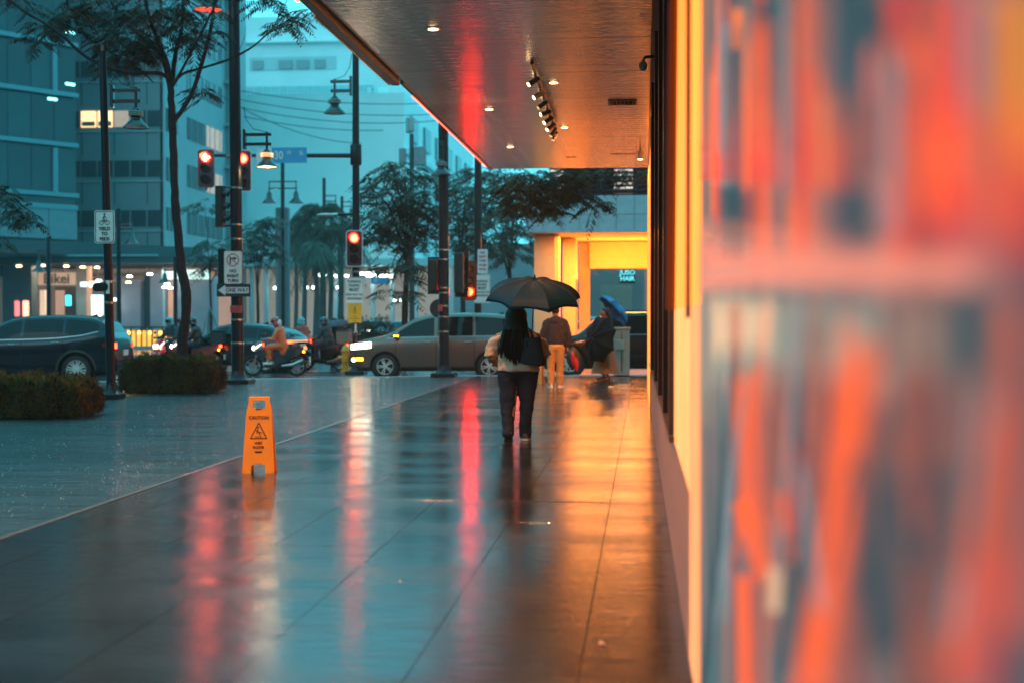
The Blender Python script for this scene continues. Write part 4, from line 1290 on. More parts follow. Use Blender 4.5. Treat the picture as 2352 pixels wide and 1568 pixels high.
# ================================================================== WET FLOOR SIGNS
ylw = mat('caution_yellow', (.95, .30, .008), .38, 0, .06, 6, coat=.3)
ylw_d = mat('caution_yellow_side', (.80, .20, .004), .4, 0, .06, 6)
def floor_sign(label, loc, rz=0):
    rt = root('wet_floor_sign', label, 'floor sign', loc, rz, 'wet floor signs on the walkway')
    H, W0, W1 = .735, .31, .225
    def leaf(sgn):
        m_ = MB()
        L = lambda t: V((0, sgn * (.105 * (1 - t) + .012), H * t))   # up the leaf
        def P(u, t):
            w = (W0 + (W1 - W0) * t) / 2
            if t > .87: w = W1 / 2 * .88
            q = L(t); return V((u * w, q.y, q.z))
        th = V((0, -sgn * .016, 0))
        bars = [
            [(-1, 0), (-.45, 0), (-.45, .10), (-1, .12)], [(.45, 0), (1, 0), (1, .12), (.45, .10)],
            [(-1, .12), (-.45, .10), (-.2, .125), (.2, .125), (.45, .10), (1, .12), (1, .82), (.55, .85), (-.55, .85), (-1, .82)],
            [(-1, .82), (-.55, .85), (-.55, .95), (-1, .95)], [(.55, .85), (1, .82), (1, .95), (.55, .95)],
            [(-1.02, .95), (1.02, .95), (1.0, 1), (-1.0, 1)]]
        for b in bars:
            m_.prism([P(u, t) for u, t in b], th)
        # raised side rails
        for u in (-1, 1):
            m_.prism([P(u, .02), P(u * .9, .02), P(u * .9, .80), P(u, .80)], V((0, sgn * .006, 0)))
        return m_
    leaf(-1).build('front_leaf', ylw, rt)
    leaf(1).build('rear_leaf', ylw_d, rt)
    MB().cyl((-.1, 0, H - .01), (.1, 0, H - .01), .014, n=8).build('hinge', ylw, rt)
    tl = -math.atan2(.105, H)
    g = bpy.data.objects.new('front_print', None)
    # print lies on the front leaf, leaning with it
    pr = MB()
    def q(x, z):
        t = z / H
        return (x, -(.105 * (1 - t) + .012) - .002, z)
    def ln(a, b, w):
        a, b = V(a), V(b); d = (b - a).normalized(); n = V((-d.y, d.x)) * w / 2
        pr.prism([q(*p) for p in (a + n, b + n, b - n, a - n)], (0, .0015, 0))
    T = [(-.078, .335), (.078, .335), (0, .485)]
    for i in range(3):
        ln(T[i], T[(i + 1) % 3], .010)
    for a, b, w in (((-.035, .350), (.035, .350), .006), ((-.008, .43), (-.012, .405), .008), ((-.012, .405), (.006, .39), .012), ((.006, .39), (.026, .395), .008), ((.026, .395), (.03, .38), .006), ((-.015, .405), (-.022, .38), .007), ((.0, .39), (.012, .37), .008), ((.012, .37), (.02, .352), .006), ((-.012, .405), (-.03, .415), .006)):
        ln(a, b, w)
    ring = [(.009 * math.cos(k), .44 + .009 * math.sin(k)) for k in [i * PI / 4 for i in range(8)]]
    pr.prism([q(x - .006, z) for x, z in ring], (0, .0015, 0))
    pr.prism([q(x, z) for x, z in ((-.03, .196), (.03, .196), (.036, .205), (.03, .214), (-.03, .214), (-.036, .205))], (0, .0015, 0))
    tag(pr.build('warning_triangle', mat('dark_print', (.05, .01, .03), .5), rt), kind='stuff')
    dk = mat('dark_print', (.05, .01, .03), .5)
    for tx, sz, z in (('CAUTION', .043, .535), ('WET', .034, .290), ('FLOOR', .034, .250), ('SAFETY', .020, .618)):
        p_ = q(0, z)
        text(tx, sz, (0, p_[1] - .002, z), dk, rt, rot=(PI / 2 + tl, 0, 0), bold=.001)
    bpy.data.objects.remove(g)
    return rt
floor_sign('yellow caution wet floor sign alone on the open wet paving', gp(590, 1086) + V((0, .1, 0)), R(8))
floor_sign('yellow floor sign mostly hidden behind the woman in the cream shirt', gp(1232, 881) + V((0, .1, 0)), R(-12))
# yellow hydrant, utility box
def hydrant():
    rt = root('fire_hydrant', 'yellow fire hydrant standing at the street edge by the bronze car', 'hydrant', gx(794, 43.5, -.15))
    hm_ = mat('hydrant_yellow', (.85, .30, .02), .4, 0, .2, 12)
    MB().lathe([(.17, 0), (.17, .05), (.125, .07), (.12, .62), (.15, .63), (.15, .67), (.12, .70), (.10, .78), (.03, .84), (.03, .89)], (0, 0, 0), 16).build('barrel', hm_, rt, 40)
    for a in (-1, 1):
        MB().cyl((a * .1, 0, .45), (a * .23, 0, .45), .065, n=10).build('side_outlet', hm_, rt)
    MB().cyl((0, -.1, .40), (0, -.22, .40), .085, n=10).build('front_outlet', hm_, rt)
hydrant()
ub = root('utility_box', 'pale grey utility cabinet standing at the kerb beside the woman with the blue umbrella', 'utility box', gx(1428, 37.5, 0))
ug = mat('utility_grey', (.42, .31, .25), .5, 0, .1, 3)
MB().bbox((0, 0, .60), (.42, .36, 1.20), .015).build('cabinet', ug, ub)
MB().bbox((0, 0, 1.225), (.47, .42, .06), .01).build('lid', ug, ub)
MB().bbox((-.05, -.21, .80), (.24, .03, .26), .008).build('meter_cover', mat('utility_cover', (.50, .37, .29), .5), ub)
MB().box((0, -.203, .60), (.02, .01, 1.0)).build('door_gap', dark_metal, ub)
# ================================================================== VEHICLES
def interp(pts, x):
    if x <= pts[0][0]: return pts[0][1]
    for i in range(len(pts) - 1):
        (a, ya), (b, yb) = pts[i], pts[i + 1]
        if x <= b:
            t = (x - a) / (b - a)
            # Catmull-like smoothing with clamped tangents
            def sl(j):
                if j <= 0 or j >= len(pts) - 1: return None
                s0 = (pts[j][1] - pts[j - 1][1]) / (pts[j][0] - pts[j - 1][0]); s1 = (pts[j + 1][1] - pts[j][1]) / (pts[j + 1][0] - pts[j][0])
                return 0 if s0 * s1 <= 0 else 2 * s0 * s1 / (s0 + s1)
            m = (yb - ya) / (b - a)
            m0, m1 = sl(i), sl(i + 1)
            m0 = m if m0 is None else m0; m1 = m if m1 is None else m1
            h = b - a
            return (2*t**3 - 3*t**2 + 1)*ya + (t**3 - 2*t**2 + t)*h*m0 + (-2*t**3 + 3*t**2)*yb + (t**3 - t**2)*h*m1
    return pts[-1][1]

glass_car = mat('car_glass', (.003, .006, .009), .05, 0, 0, coat=0, spec=.28)
alloy = mat('alloy_rim', (.80, .74, .68), .35, .35, .1, 20)
trim_b = mat('black_trim', (.012, .012, .014), .4, 0, .2, 20)
seam_m = mat('panel_gap', (.004, .004, .005), .8, 0, 0)
head_e = mat('headlight_on', (1, .95, .85), .2, 0, 0, emit=(1, .86, .62), es=17)
fog_e = mat('fog_lamp_on', (1, .8, .4), .2, 0, 0, emit=(1, .62, .2), es=14)
ind_e = mat('indicator_on', (1, .4, .05), .2, 0, 0, emit=(1, .26, .01), es=14)
tail_e = mat('tail_light_on', (.6, .03, .01), .2, 0, 0, emit=(1, .05, .015), es=9)
tail_o = mat('tail_light_off', (.25, .01, .01), .1, 0, 0, coat=1)
head_off = mat('headlight_glass', (.35, .36, .37), .08, .3, .1, 20, coat=1)

def wheel_meshes(r, w, spokes, key):
    k = ('wheel', key)
    if k in proto: return proto[k]
    ty = MB().lathe([(r * .66, -w / 2), (r * .80, -w / 2), (r * .95, -w / 2 + .01), (r, -w * .3), (r, w * .3), (r * .95, w / 2 - .01), (r * .80, w / 2), (r * .66, w / 2)], (0, 0, 0), 36, 'y', caps=False)
    ty.lathe([(r * .66, -w / 2 + .01), (r * .66, w / 2 - .01)], (0, 0, 0), 36, 'y', caps=False)
    disc = MB().lathe([(r * .64, w * .12), (r * .64, w * .10)], (0, 0, 0), 30, 'y')
    rim = MB().lathe([(r * .66, -w / 2 + .005), (r * .62, -w / 2 + .005), (r * .60, -w * .2), (r * .64, -w * .2)], (0, 0, 0), 36, 'y', caps=False)
    rim.lathe([(r * .14, -w * .44), (r * .10, -w * .5), (.001, -w * .5)], (0, 0, 0), 14, 'y', caps=False)
    for i in range(spokes):
        for off in (-.09, .09):
            a = 2 * PI * i / spokes
            p0 = V((math.cos(a + off * 3) * r * .12, 0, math.sin(a + off * 3) * r * .12))
            p1 = V((math.cos(a + off * 1.7) * r * .62, 0, math.sin(a + off * 1.7) * r * .62))
            d = (p1 - p0).normalized(); n = V((-d.z, 0, d.x)) * r * .042
            rim.prism([p0 + n + V((0, -w * .46, 0)), p1 + n * 1.1 + V((0, -w * .40, 0)), p1 - n * 1.1 + V((0, -w * .40, 0)), p0 - n + V((0, -w * .46, 0))], (0, .03, 0))
    out = []
    for m_, mm, nm in ((ty, rubber, 'tyre'), (rim, alloy, 'rim'), (disc, trim_b, 'brake_disc')):
        bm = bmesh.new(); me = m_.mesh(nm, mm); bm.from_mesh(me); bmesh.ops.recalc_face_normals(bm, faces=bm.faces); bm.to_mesh(me); bm.free()
        if nm == 'tyre':
            me.shade_smooth(); me.set_sharp_from_angle(angle=R(40))
        out.append(me)
    proto[k] = out
    return out

def make_car(label, loc, rz, L, Wd, top, belt, fx, rx, wr, paint, glass_spans, shield, rear, low=.24, spokes=8, cat='car', headlights=None, tails=None, cladding=None, doors=(), handles=(), mirror=None, mirror_lit=False, chrome_belt=False, rails=False, group='cars crossing the junction', name='car', fogs=False, stern=None):
    """nose towards local -X; top: roof line (x,z); belt: (x,z)"""
    rt = root(name, label, cat, loc, rz, group)
    x0, x1 = top[0][0], top[-1][0]
    hw = Wd / 2
    def wof(x):
        t0 = max(0, (x0 + .75 - x) / .75); t1 = max(0, (x - (x1 - .6)) / .6)
        return hw * (1 - .26 * t0 ** 2.2 - .15 * t1 ** 2.4)
    def T(x): return interp(top, x)
    def B(x): return min(interp(belt, x), T(x) - .02)
    def lowz(x):
        t0 = max(0, (x0 + .6 - x) / .6); t1 = max(0, (x - (x1 - .6)) / .6)
        return low + .10 * t0 ** 1.5 + .12 * t1 ** 1.5
    def sec(x):
        w, t, b, lo = wof(x), T(x), B(x), lowz(x)
        g = min(1, max(0, (t - b) / .5))
        s = [(w * .86, lo), (w * .955, lo + .07), (w * .985, lo + .25), (w, (lo + b) * .5 + .08), (w * .992, b - .12), (w * .965, b - .02), (w * .945, b)]
        n = 5
        for i in range(1, n + 1):
            q = i / n
            s.append((w * (.945 - (.22 * g) * q ** 1.15 - .01 * q), b + (t - .055 * g - .012 - b) * q))
        e = s[-1][0]
        s += [(e - .06 * (.4 + .6 * g), t - .02 * g - .006), (e * .6, t), ]
        return s
    def yat(x, z):
        s = sec(x)[:12]
        for (ya, za), (yb, zb) in zip(s, s[1:]):
            if z <= zb: return ya + (yb - ya) * (z - za) / max(zb - za, 1e-4)
        return s[-1][0]
    N = 56
    xs = [x0 + (x1 - x0) * (.5 - .5 * math.cos(PI * i / N)) * .5 + (x1 - x0) * i / N * .5 for i in range(N + 1)]
    rs = []
    for x in xs:
        s = sec(x)
        ring = [(x, -y, z) for y, z in s] + [(x, 0, T(x) + .004)] + [(x, y, z) for y, z in reversed(s)]
        rs.append(ring)
    body = MB().rings(rs).build('body', paint, rt)
    # wheel arches cut out of the body
    cut = MB()
    for wxp in (fx, rx):
        cut.cyl((wxp, -hw - .2, wr), (wxp, -hw + .34, wr), wr * 1.20, n=40)
        cut.cyl((wxp, hw - .34, wr), (wxp, hw + .2, wr), wr * 1.20, n=40)
    co = cut.build('cutter', None)
    md = body.modifiers.new('arch', 'BOOLEAN'); md.object = co; md.operation = 'DIFFERENCE'; md.solver = 'EXACT'
    co.parent = rt
    bpy.context.view_layer.update()
    dg = bpy.context.evaluated_depsgraph_get()
    me = bpy.data.meshes.new_from_object(body.evaluated_get(dg))
    body.modifiers.clear(); body.data = me
    bpy.data.objects.remove(co)
    me.shade_smooth(); me.set_sharp_from_angle(angle=R(38))
    # dark wells, floor pan
    for wxp in (fx, rx):
        MB().cyl((wxp, -hw + .33, wr), (wxp, hw - .33, wr), wr * 1.19, n=24).build('wheel_well', trim_b, rt)
    MB().box(((x0 + x1) / 2, 0, low + .03), (x1 - x0 - .5, Wd * .8, .12)).build('floor_pan', trim_b, rt)
    def strip(nm, mm, xa, xb, zt, zb, off=.005, side=-1, n=14, m=5, thick=None, par=None):
        g = MB(); vs = []
        for i in range(n + 1):
            x = xa + (xb - xa) * i / n
            a, b = zb(x) if callable(zb) else zb, zt(x) if callable(zt) else zt
            b = max(a + .001, b)
            for j in range(m + 1):
                z = a + (b - a) * j / m
                vs.append((x, side * (yat(x, z) + off), z))
        fs = [(i * (m + 1) + j, (i + 1) * (m + 1) + j, (i + 1) * (m + 1) + j + 1, i * (m + 1) + j + 1) for i in range(n) for j in range(m)]
        g.add(vs, fs)
        o = g.build(nm, mm, par or rt, 60)
        return o
    for side in (-1, 1):
        for xa, xb in glass_spans:
            strip('side_window', glass_car, xa, xb, lambda x: T(x) - .105, lambda x: B(x) + .035, .004, side, 16)
        if chrome_belt:
            strip('belt_trim', chrome_m, glass_spans[0][0], glass_spans[-1][1], lambda x: B(x) + .03, lambda x: B(x) + .008, .008, side, 30, 1)
        for x in doors:
            strip('door_gap', seam_m, x - .006, x + .006, lambda x_: B(x_) - .01, low + .12, .003, side, 1, 8)
        for x, z in handles:
            yy = yat(x, z)
            MB().bbox((x, side * (yy + .018), z), (.2, .03, .028), .01).build('door_handle', chrome_m, rt)
        strip('sill', trim_b, fx + wr * 1.25, rx - wr * 1.25, low + .10, low + .005, .008, side, 10, 2)
        if cladding:
            for wxp in (fx, rx):
                g = MB(); n = 20
                for i in range(n):
                    a, b = PI * i / n, PI * (i + 1) / n
                    P = []
                    for r_, w_ in ((wr * 1.2, a), (wr * 1.34, a), (wr * 1.34, b), (wr * 1.2, b)):
                        x, z = wxp + r_ * math.cos(w_), wr + r_ * math.sin(w_)
                        P.append((x, side * (yat(x, max(z, low + .05)) + .006), z))
                    g.prism(P, (0, side * .02, 0))
                g.build('arch_trim', cladding, rt)
    # windscreen and rear window
    def top_glass(nm, xa, xb, f=.80):
        g = MB(); n, m = 10, 10; vs = []
        for i in range(n + 1):
            x = xa + (xb - xa) * i / n
            s = sec(x)
            e = s[11][0] * f
            for j in range(m + 1):
                y = -e + 2 * e * j / m
                zt = T(x) + .012 - .012 * (abs(y) / e) ** 3
                vs.append((x, y, zt))
        g.add(vs, [(i * (m + 1) + j, (i + 1) * (m + 1) + j, (i + 1) * (m + 1) + j + 1, i * (m + 1) + j + 1) for i in range(n) for j in range(m)])
        g.build(nm, glass_car, rt, 60)
    top_glass('windscreen', *shield)
    top_glass('rear_window', *rear)
    wm = wheel_meshes(wr, .22, spokes, (wr, spokes))
    for wxp in (fx, rx):
        for side in (-1, 1):
            wo_ = link('wheel', wm[0], rt, (wxp, side * (hw - .13), wr), (0, random.uniform(0, 1.2), 0 if side < 0 else PI))
            wo_.rotation_mode = 'ZYX'
            for q in wm[1:]:
                link(q.name.split('.')[0], q, wo_, (0, 0, 0))
    if headlights:
        xa, xb, za, zb, mm = headlights
        for side in (-1, 1):
            strip('headlight', mm, xa, xb, lambda x: za + (zb[1] - za) * .0 + (x - xa) / (xb - xa) * .07, lambda x: za - zb[0] + (x - xa) / (xb - xa) * zb[1], .007, side, 10, 4)
    if fogs:
        for side in (-1, 1):
            MB().ball((x0 + .17, side * (wof(x0 + .17) * .93), .52), (.07, .07, .06)).build('fog_lamp', fog_e, rt, 60)
            strip('indicator', ind_e, x0 + .22, x0 + .42, .575, .50, .008, side, 4, 2)
    if tails:
        for side in (-1, 1):
            for xa, xb, za, zb, mm in tails:
                strip('tail_light', mm, xa, xb, za, zb, .008, side, 6, 3)
    # nose and tail details
    MB().bbox((x0 + .05, 0, low + .34), (.1, Wd * .62, .16), .02).build('grille', trim_b, rt)
    MB().bbox((x0 + .02, 0, low + .52), (.05, Wd * .4, .03), .01).build('grille_bar', chrome_m, rt)
    pl = MB().bbox((x1 + .0, 0, low + .55), (.03, .42, .14), .005).build('number_plate', sign_white, rt)
    if mirror:
        mx_, mz = mirror
        for side in (-1, 1):
            yy = yat(mx_, mz)
            o = MB().ball((mx_, side * (yy + .13), mz + .02), (.075, .12, .085), 14, 10).build('wing_mirror', paint, rt, 60)
            MB().box((mx_ + .02, side * (yy + .03), mz - .03), (.06, .1, .04)).build('mirror_arm', trim_b, o)
            if mirror_lit:
                MB().bbox((mx_ + .0, side * (yy + .232), mz + .01), (.135, .03, .035), .008).build('indicator', ind_e, o)
    if rails:
        for side in (-1, 1):
            g = [(x_, side * (sec(x_)[12][0] - .02), T(x_) + .045) for x_ in (shield[1] + .25, shield[1] + .4, 0, rear[0] - .5, rear[0] - .3)]
            g[0] = (g[0][0], g[0][1], T(g[0][0]) + .0); g[-1] = (g[-1][0], g[-1][1], T(g[-1][0]) + .0)
            MB().tube(g, .018, 6).build('roof_rail', dark_metal, rt)
    MB().prism([(rear[0] - .35, -.01, T(rear[0] - .35) - .01), (rear[0] - .15, -.01, T(rear[0] - .15)), (rear[0] - .17, -.01, T(rear[0] - .2) + .075)], (0, .03, 0)).build('roof_aerial', trim_b, rt)
    return rt

def paintm(name, c, metal=.4, rough=.25):
    return mat(name, c, rough, metal, .05, 3, 0, coat=.55, spec=.35)
navy_paint = paintm('paint_dark_navy', (.004, .009, .017))
bronze_paint = paintm('paint_bronze', (.23, .125, .095), .55, .32)
black_car = paintm('paint_black', (.005, .006, .009), .2)
teal_dark = paintm('paint_dark_teal', (.006, .016, .022))
silver_p = paintm('paint_silver', (.38, .42, .44), .6, .3)
TOP_SUV = [(-2.36, .72), (-2.30, .92), (-1.9, 1.05), (-1.15, 1.15), (-.35, 1.62), (.1, 1.70), (.9, 1.72), (1.6, 1.69), (1.98, 1.57), (2.20, 1.28), (2.33, 1.05), (2.36, .70)]
BELT_SUV = [(-2.36, .9), (-1.1, 1.07), (.6, 1.12), (1.5, 1.2), (2.0, 1.3), (2.36, 1.3)]
def place(X, D, z=-.15): return gx(X, D, z)
IMG = YAW  # image-parallel direction
c1 = make_car('dark navy SUV with lit orange mirror light, behind the left hedge', place(74, 36.0), IMG, 4.72, 1.86, TOP_SUV, BELT_SUV, -1.42, 1.38, .375, navy_paint,
    [(-1.02, -.02), (.06, 1.02), (1.09, 1.92)], (-1.12, -.38), (1.82, 2.2), headlights=(-2.3, -1.85, .86, (.1, .05), head_off), tails=[(2.02, 2.34, 1.03, .93, tail_o), (2.24, 2.345, 1.035, .90, tail_e)],
    cladding=mat('grey_cladding', (.05, .045, .045), .5), doors=(-1.0, .02, 1.05), handles=((-.22, 1.0), (.86, 1.05)), mirror=(-.83, 1.13), mirror_lit=True, chrome_belt=True)
TOP_MPV = [(-2.36, .66), (-2.28, .92), (-1.95, 1.05), (-1.35, 1.18), (-.45, 1.66), (.0, 1.76), (.9, 1.79), (1.9, 1.74), (2.18, 1.60), (2.32, 1.2), (2.36, .75)]
BELT_MPV = [(-2.36, .9), (-1.3, 1.08), (0, 1.12), (1.4, 1.14), (2.36, 1.15)]
c2 = make_car('bronze people carrier with headlights on, crossing in front of the walkway', place(1001, 39.6), IMG, 4.73, 1.83, TOP_MPV, BELT_MPV, -1.34, 1.50, .345, bronze_paint,
    [(-1.30, -1.02), (-.97, .0), (.10, 1.05), (1.13, 2.05)], (-1.40, -.52), (2.05, 2.3), headlights=(-2.28, -1.72, .93, (.13, .05), head_e), tails=[(2.12, 2.35, 1.15, .85, tail_e)],
    doors=(-1.05, .05, 1.1), handles=((-.2, 1.0), (.92, 1.0)), mirror=(-1.02, 1.15), mirror_lit=True, chrome_belt=True, fogs=True, spokes=5)
c3 = make_car('black SUV beside the utility cabinet, mostly hidden by the woman in the long skirt', place(1424, 41.3), IMG, 4.9, 1.9,
    [(-2.45, .8), (-2.40, 1.02), (-2.0, 1.12), (-1.3, 1.18), (-.65, 1.66), (-.2, 1.80), (1.3, 1.82), (2.1, 1.76), (2.35, 1.5), (2.44, 1.1), (2.45, .8)],
    [(-2.45, 1.0), (-1.2, 1.12), (2.45, 1.2)], -1.50, 1.40, .40, black_car, [(-1.05, -.05), (.03, 1.05), (1.12, 2.1)], (-1.28, -.62), (2.15, 2.4),
    headlights=(-2.38, -1.9, .98, (.12, .04), head_off), tails=[(2.2, 2.44, 1.2, .9, tail_o)], doors=(-1.0, .0, 1.08), handles=((-.25, 1.03), (.85, 1.05)), mirror=(-.95, 1.2), chrome_belt=True, rails=True)
TOP_H = [(-2.1, .6), (-2.02, .80), (-1.6, .90), (-1.1, .98), (-.3, 1.42), (.15, 1.49), (.9, 1.46), (1.6, 1.30), (1.98, 1.05), (2.1, .95), (2.13, .6)]
BELT_H = [(-2.1, .8), (-1, .93), (.8, 1.0), (2.1, 1.04)]
c4 = make_car('dark teal hatchback with red tail lights behind the thick pole', place(548, 44.0), IMG - R(14), 4.25, 1.76, TOP_H, BELT_H, -1.27, 1.25, .32, teal_dark,
    [(-.98, -.02), (.05, .95), (1.0, 1.42)], (-1.05, -.35), (1.15, 1.95), headlights=(-2.0, -1.6, .76, (.1, .04), head_off), tails=[(1.72, 2.11, .98, .89, tail_e)],
    doors=(-.95, .02, .98), handles=((-.2, .88), (.78, .9)), mirror=(-.78, 1.0))
MB().box((1.95, -.2, .955), (.3, 1.3, .03)).build('rear_light_bar', tail_e, c4)
c5 = make_car('pale silver SUV seen through the corner window', place(1352, 66), IMG, 4.7, 1.86, TOP_SUV, BELT_SUV, -1.42, 1.38, .375, silver_p,
    [(-1.02, -.02), (.06, 1.02), (1.09, 1.92)], (-1.12, -.38), (1.82, 2.2), headlights=(-2.3, -1.85, .86, (.1, .05), head_off), tails=[(2.05, 2.34, 1.05, .93, tail_o)], doors=(-1.0, .02), handles=((-.22, 1.0),), mirror=(-.83, 1.13))
c6 = make_car('distant pale car with headlights glowing down the avenue', place(851, 96), R(80), 4.25, 1.76, TOP_H, BELT_H, -1.27, 1.25, .32, silver_p,
    [(-.98, -.02), (.05, .95)], (-1.05, -.35), (1.15, 1.95), headlights=(-2.05, -1.6, .76, (.1, .04), head_off), tails=[(1.9, 2.11, .98, .89, tail_o)])
for s_ in (-.6, .6):
    MB().ball((-2.0, s_, .72), (.1, .17, .12)).build('headlamp', head_e, c6)
for X, D in ((925, 88), (1150, 100), (1270, 90)):
    c7 = copy_tree(c6, loc=place(X, D), rz=R(80), label={925: 'distant pale car on the avenue left of the antenna mast foot', 1150: 'distant pale car beyond the pole with two signs', 1270: 'distant pale car hidden beyond the corner column'}[X])

# ================================================================== MOTORBIKES
tyre_m = rubber
def bike(label, loc, rz, paint, lights=True, box=None, facing_out=False, group='motorbikes waiting in the rain', front_lit=True):
    rt = root('motorbike', label, 'motorbike', loc, rz, group)
    r, wb = .29, 1.26
    for x in (-wb / 2, wb / 2):
        t = MB()
        n, k = 30, 8
        rs = [[((r - .045 + .045 * math.cos(2 * PI * j / k)) * math.cos(2 * PI * i / n), .048 * math.sin(2 * PI * j / k), (r - .045 + .045 * math.cos(2 * PI * j / k)) * math.sin(2 * PI * i / n)) for j in range(k)] for i in range(n)]
        t.rings(rs + [rs[0]], caps=False)
        w = t.build('wheel', tyre_m, rt, 60, loc=(x, 0, r))
        s_ = MB()
        for i in range(5):
            a = 2 * PI * i / 5
            s_.tube([(math.cos(a) * .03, 0, math.sin(a) * .03), (math.cos(a) * (r - .08), 0, math.sin(a) * (r - .08))], .013, 5)
        s_.lathe([(.05, -.05), (.05, .05)], (0, 0, 0), 12, 'y')
        s_.lathe([(r - .075, -.02), (r - .095, -.02), (r - .095, .02), (r - .075, .02)], (0, 0, 0), 28, 'y', caps=False)
        s_.build('rim', steel, w)
        s2 = MB().lathe([(.11, -.06), (.11, -.055)], (0, 0, 0), 20, 'y').build('brake_disc', steel, w)
    MB().tube([(-wb / 2, -.07, r), (-wb / 2 + .17, -.07, .72)], [.022, .028], 8).tube([(-wb / 2, .07, r), (-wb / 2 + .17, .07, .72)], [.022, .028], 8).build('fork', steel, rt)
    f = MB()
    n = 8
    for i in range(n):   # front mudguard
        a, b = R(20 + 130 * i / n), R(20 + 130 * (i + 1) / n)
        P = [(-wb / 2 - math.cos(w_) * (r + .03), y, r + math.sin(w_) * (r + .03)) for w_, y in ((a, -.07), (a, .07), (b, .07), (b, -.07))]
        f.prism(P, (0, 0, .012))
    f.build('mudguard', paint, rt)
    bd = MB()   # front apron, steering cover and under-seat body
    bd.rings([[(-.50, -.05, .98), (-.50, .05, .98), (-.34, .08, 1.02), (-.34, -.08, 1.02)], [(-.58, -.11, .86), (-.58, .11, .86), (-.32, .12, .86), (-.32, -.12, .86)], [(-.54, -.13, .66), (-.54, .13, .66), (-.30, .15, .62), (-.30, -.15, .62)], [(-.36, -.10, .42), (-.36, .10, .42), (-.22, .14, .36), (-.22, -.14, .36)]])
    bd.build('front_apron', paint, rt, 50)
    MB().rings([[(-.30, -.13, .34), (-.30, .13, .34), (-.30, .13, .26), (-.30, -.13, .26)], [(.10, -.15, .34), (.10, .15, .34), (.10, .15, .24), (.10, -.15, .24)]]).build('footboard', trim_b, rt)
    MB().rings([[(.02, -.10, .36), (.02, .10, .36), (.02, .12, .66), (.02, -.12, .66)], [(.30, -.15, .40), (.30, .15, .40), (.30, .14, .72), (.30, -.14, .72)], [(.62, -.12, .58), (.62, .12, .58), (.62, .10, .80), (.62, -.10, .80)], [(.86, -.05, .74), (.86, .05, .74), (.86, .04, .84), (.86, -.04, .84)]]).build('rear_body', paint, rt, 50)
    MB().rings([[(.0, -.09, .68), (.0, .09, .68), (.0, .09, .74), (.0, -.09, .74)], [(.25, -.14, .70), (.25, .14, .70), (.25, .13, .77), (.25, -.13, .77)], [(.62, -.11, .79), (.62, .11, .79), (.62, .10, .86), (.62, -.10, .86)], [(.74, -.06, .82), (.74, .06, .82), (.74, .05, .86), (.74, -.05, .86)]]).build('seat', trim_b, rt, 50)
    MB().tube([(-.36, 0, 1.0), (-.34, -.16, 1.04), (-.26, -.33, 1.02)], .014, 6).tube([(-.36, 0, 1.0), (-.34, .16, 1.04), (-.26, .33, 1.02)], .014, 6).build('handlebar', trim_b, rt)
    for s_ in (-1, 1):
        MB().ball((-.32, s_ * .27, 1.2), (.02, .06, .04), 10, 6).tube([(-.31, s_ * .22, 1.04), (-.32, s_ * .26, 1.18)], .006, 4).build('mirror', trim_b, rt)
    MB().tube([(.22, -.14, .30), (.55, -.16, .34), (.82, -.17, .46)], [.03, .055, .05], 10).build('exhaust', steel, rt, 50)
    MB().bbox((.30, 0, .30), (.46, .2, .2), .04).build('engine', dark_metal, rt)
    MB().tube([(.78, .06, .72), (1.0, .06, .44)], .02, 6).build('plate_holder', trim_b, rt)
    MB().bbox((1.0, 0, .48), (.02, .22, .16), .004).build('number_plate', sign_white, rt)
    MB().bbox((-.60, 0, .80), (.06, .16, .12), .03).build('headlight', head_e if front_lit else head_off, rt)
    for s_ in (-1, 1):
        MB().tube([(-.60, s_ * .07, .74), (-.50, s_ * .13, .82), (-.36, s_ * .135, .92)], [.012, .022, .01], 6).build('side_lamp', mat('side_lamp_white', (.8, .8, .75), .3, emit=(1, .9, .75), es=3), rt)
    MB().bbox((.87, 0, .80), (.07, .15, .09), .02).build('tail_light', tail_e, rt)
    MB().ball((.84, -.10, .70), .03, 8, 6).build('indicator', ind_e, rt)
    if box:
        MB().bbox((.80, 0, 1.06), (.42, .40, .36), .03).build('top_box', box, rt)
        MB().bbox((.80, 0, 1.255), (.44, .42, .03), .01).build('box_lid', trim_b, rt)
        MB().box((.78, 0, .87), (.3, .2, .03)).build('rack', steel, rt)
    return rt

# ================================================================== PEOPLE
def fuse(name, m, parent, shapes, vox=.012, smooth=6, disp=0, dscale=.12, loc=None):
    """rounded limbs and masses fused into one continuous skin"""
    mb = MB()
    for s_ in shapes:
        if s_[0] == 'c':
            mb.capsule(*s_[1:5], n=14, sq=s_[5] if len(s_) > 5 else (1, 1, 1))
        elif s_[0] == 't':   # flat-ended tube of ellipses (x, y, z, rx, ry)
            mb.rings([[(x + rx_ * math.cos(a), y + ry_ * math.sin(a), z) for a in [2 * PI * i / 24 for i in range(24)]] for x, y, z, rx_, ry_ in s_[1]])
        else:
            mb.ball(s_[1], s_[2], 16, 12)
    o = mb.build(name, m, parent, loc=loc)
    rm = o.modifiers.new('r', 'REMESH'); rm.mode = 'VOXEL'; rm.voxel_size = vox; rm.use_smooth_shade = True
    sm_ = o.modifiers.new('s', 'SMOOTH'); sm_.iterations = smooth; sm_.factor = .5
    if disp:
        if 'folds' not in bpy.data.textures:
            tx = bpy.data.textures.new('folds', 'CLOUDS'); tx.noise_scale = .12; tx.noise_depth = 2
        tx = bpy.data.textures['folds']
        dm = o.modifiers.new('d', 'DISPLACE'); dm.texture = tx; dm.strength = disp; dm.mid_level = .5
    bpy.context.view_layer.update()
    dg = bpy.context.evaluated_depsgraph_get()
    me = bpy.data.meshes.new_from_object(o.evaluated_get(dg))
    o.modifiers.clear(); o.data = me
    me.shade_smooth()
    return o

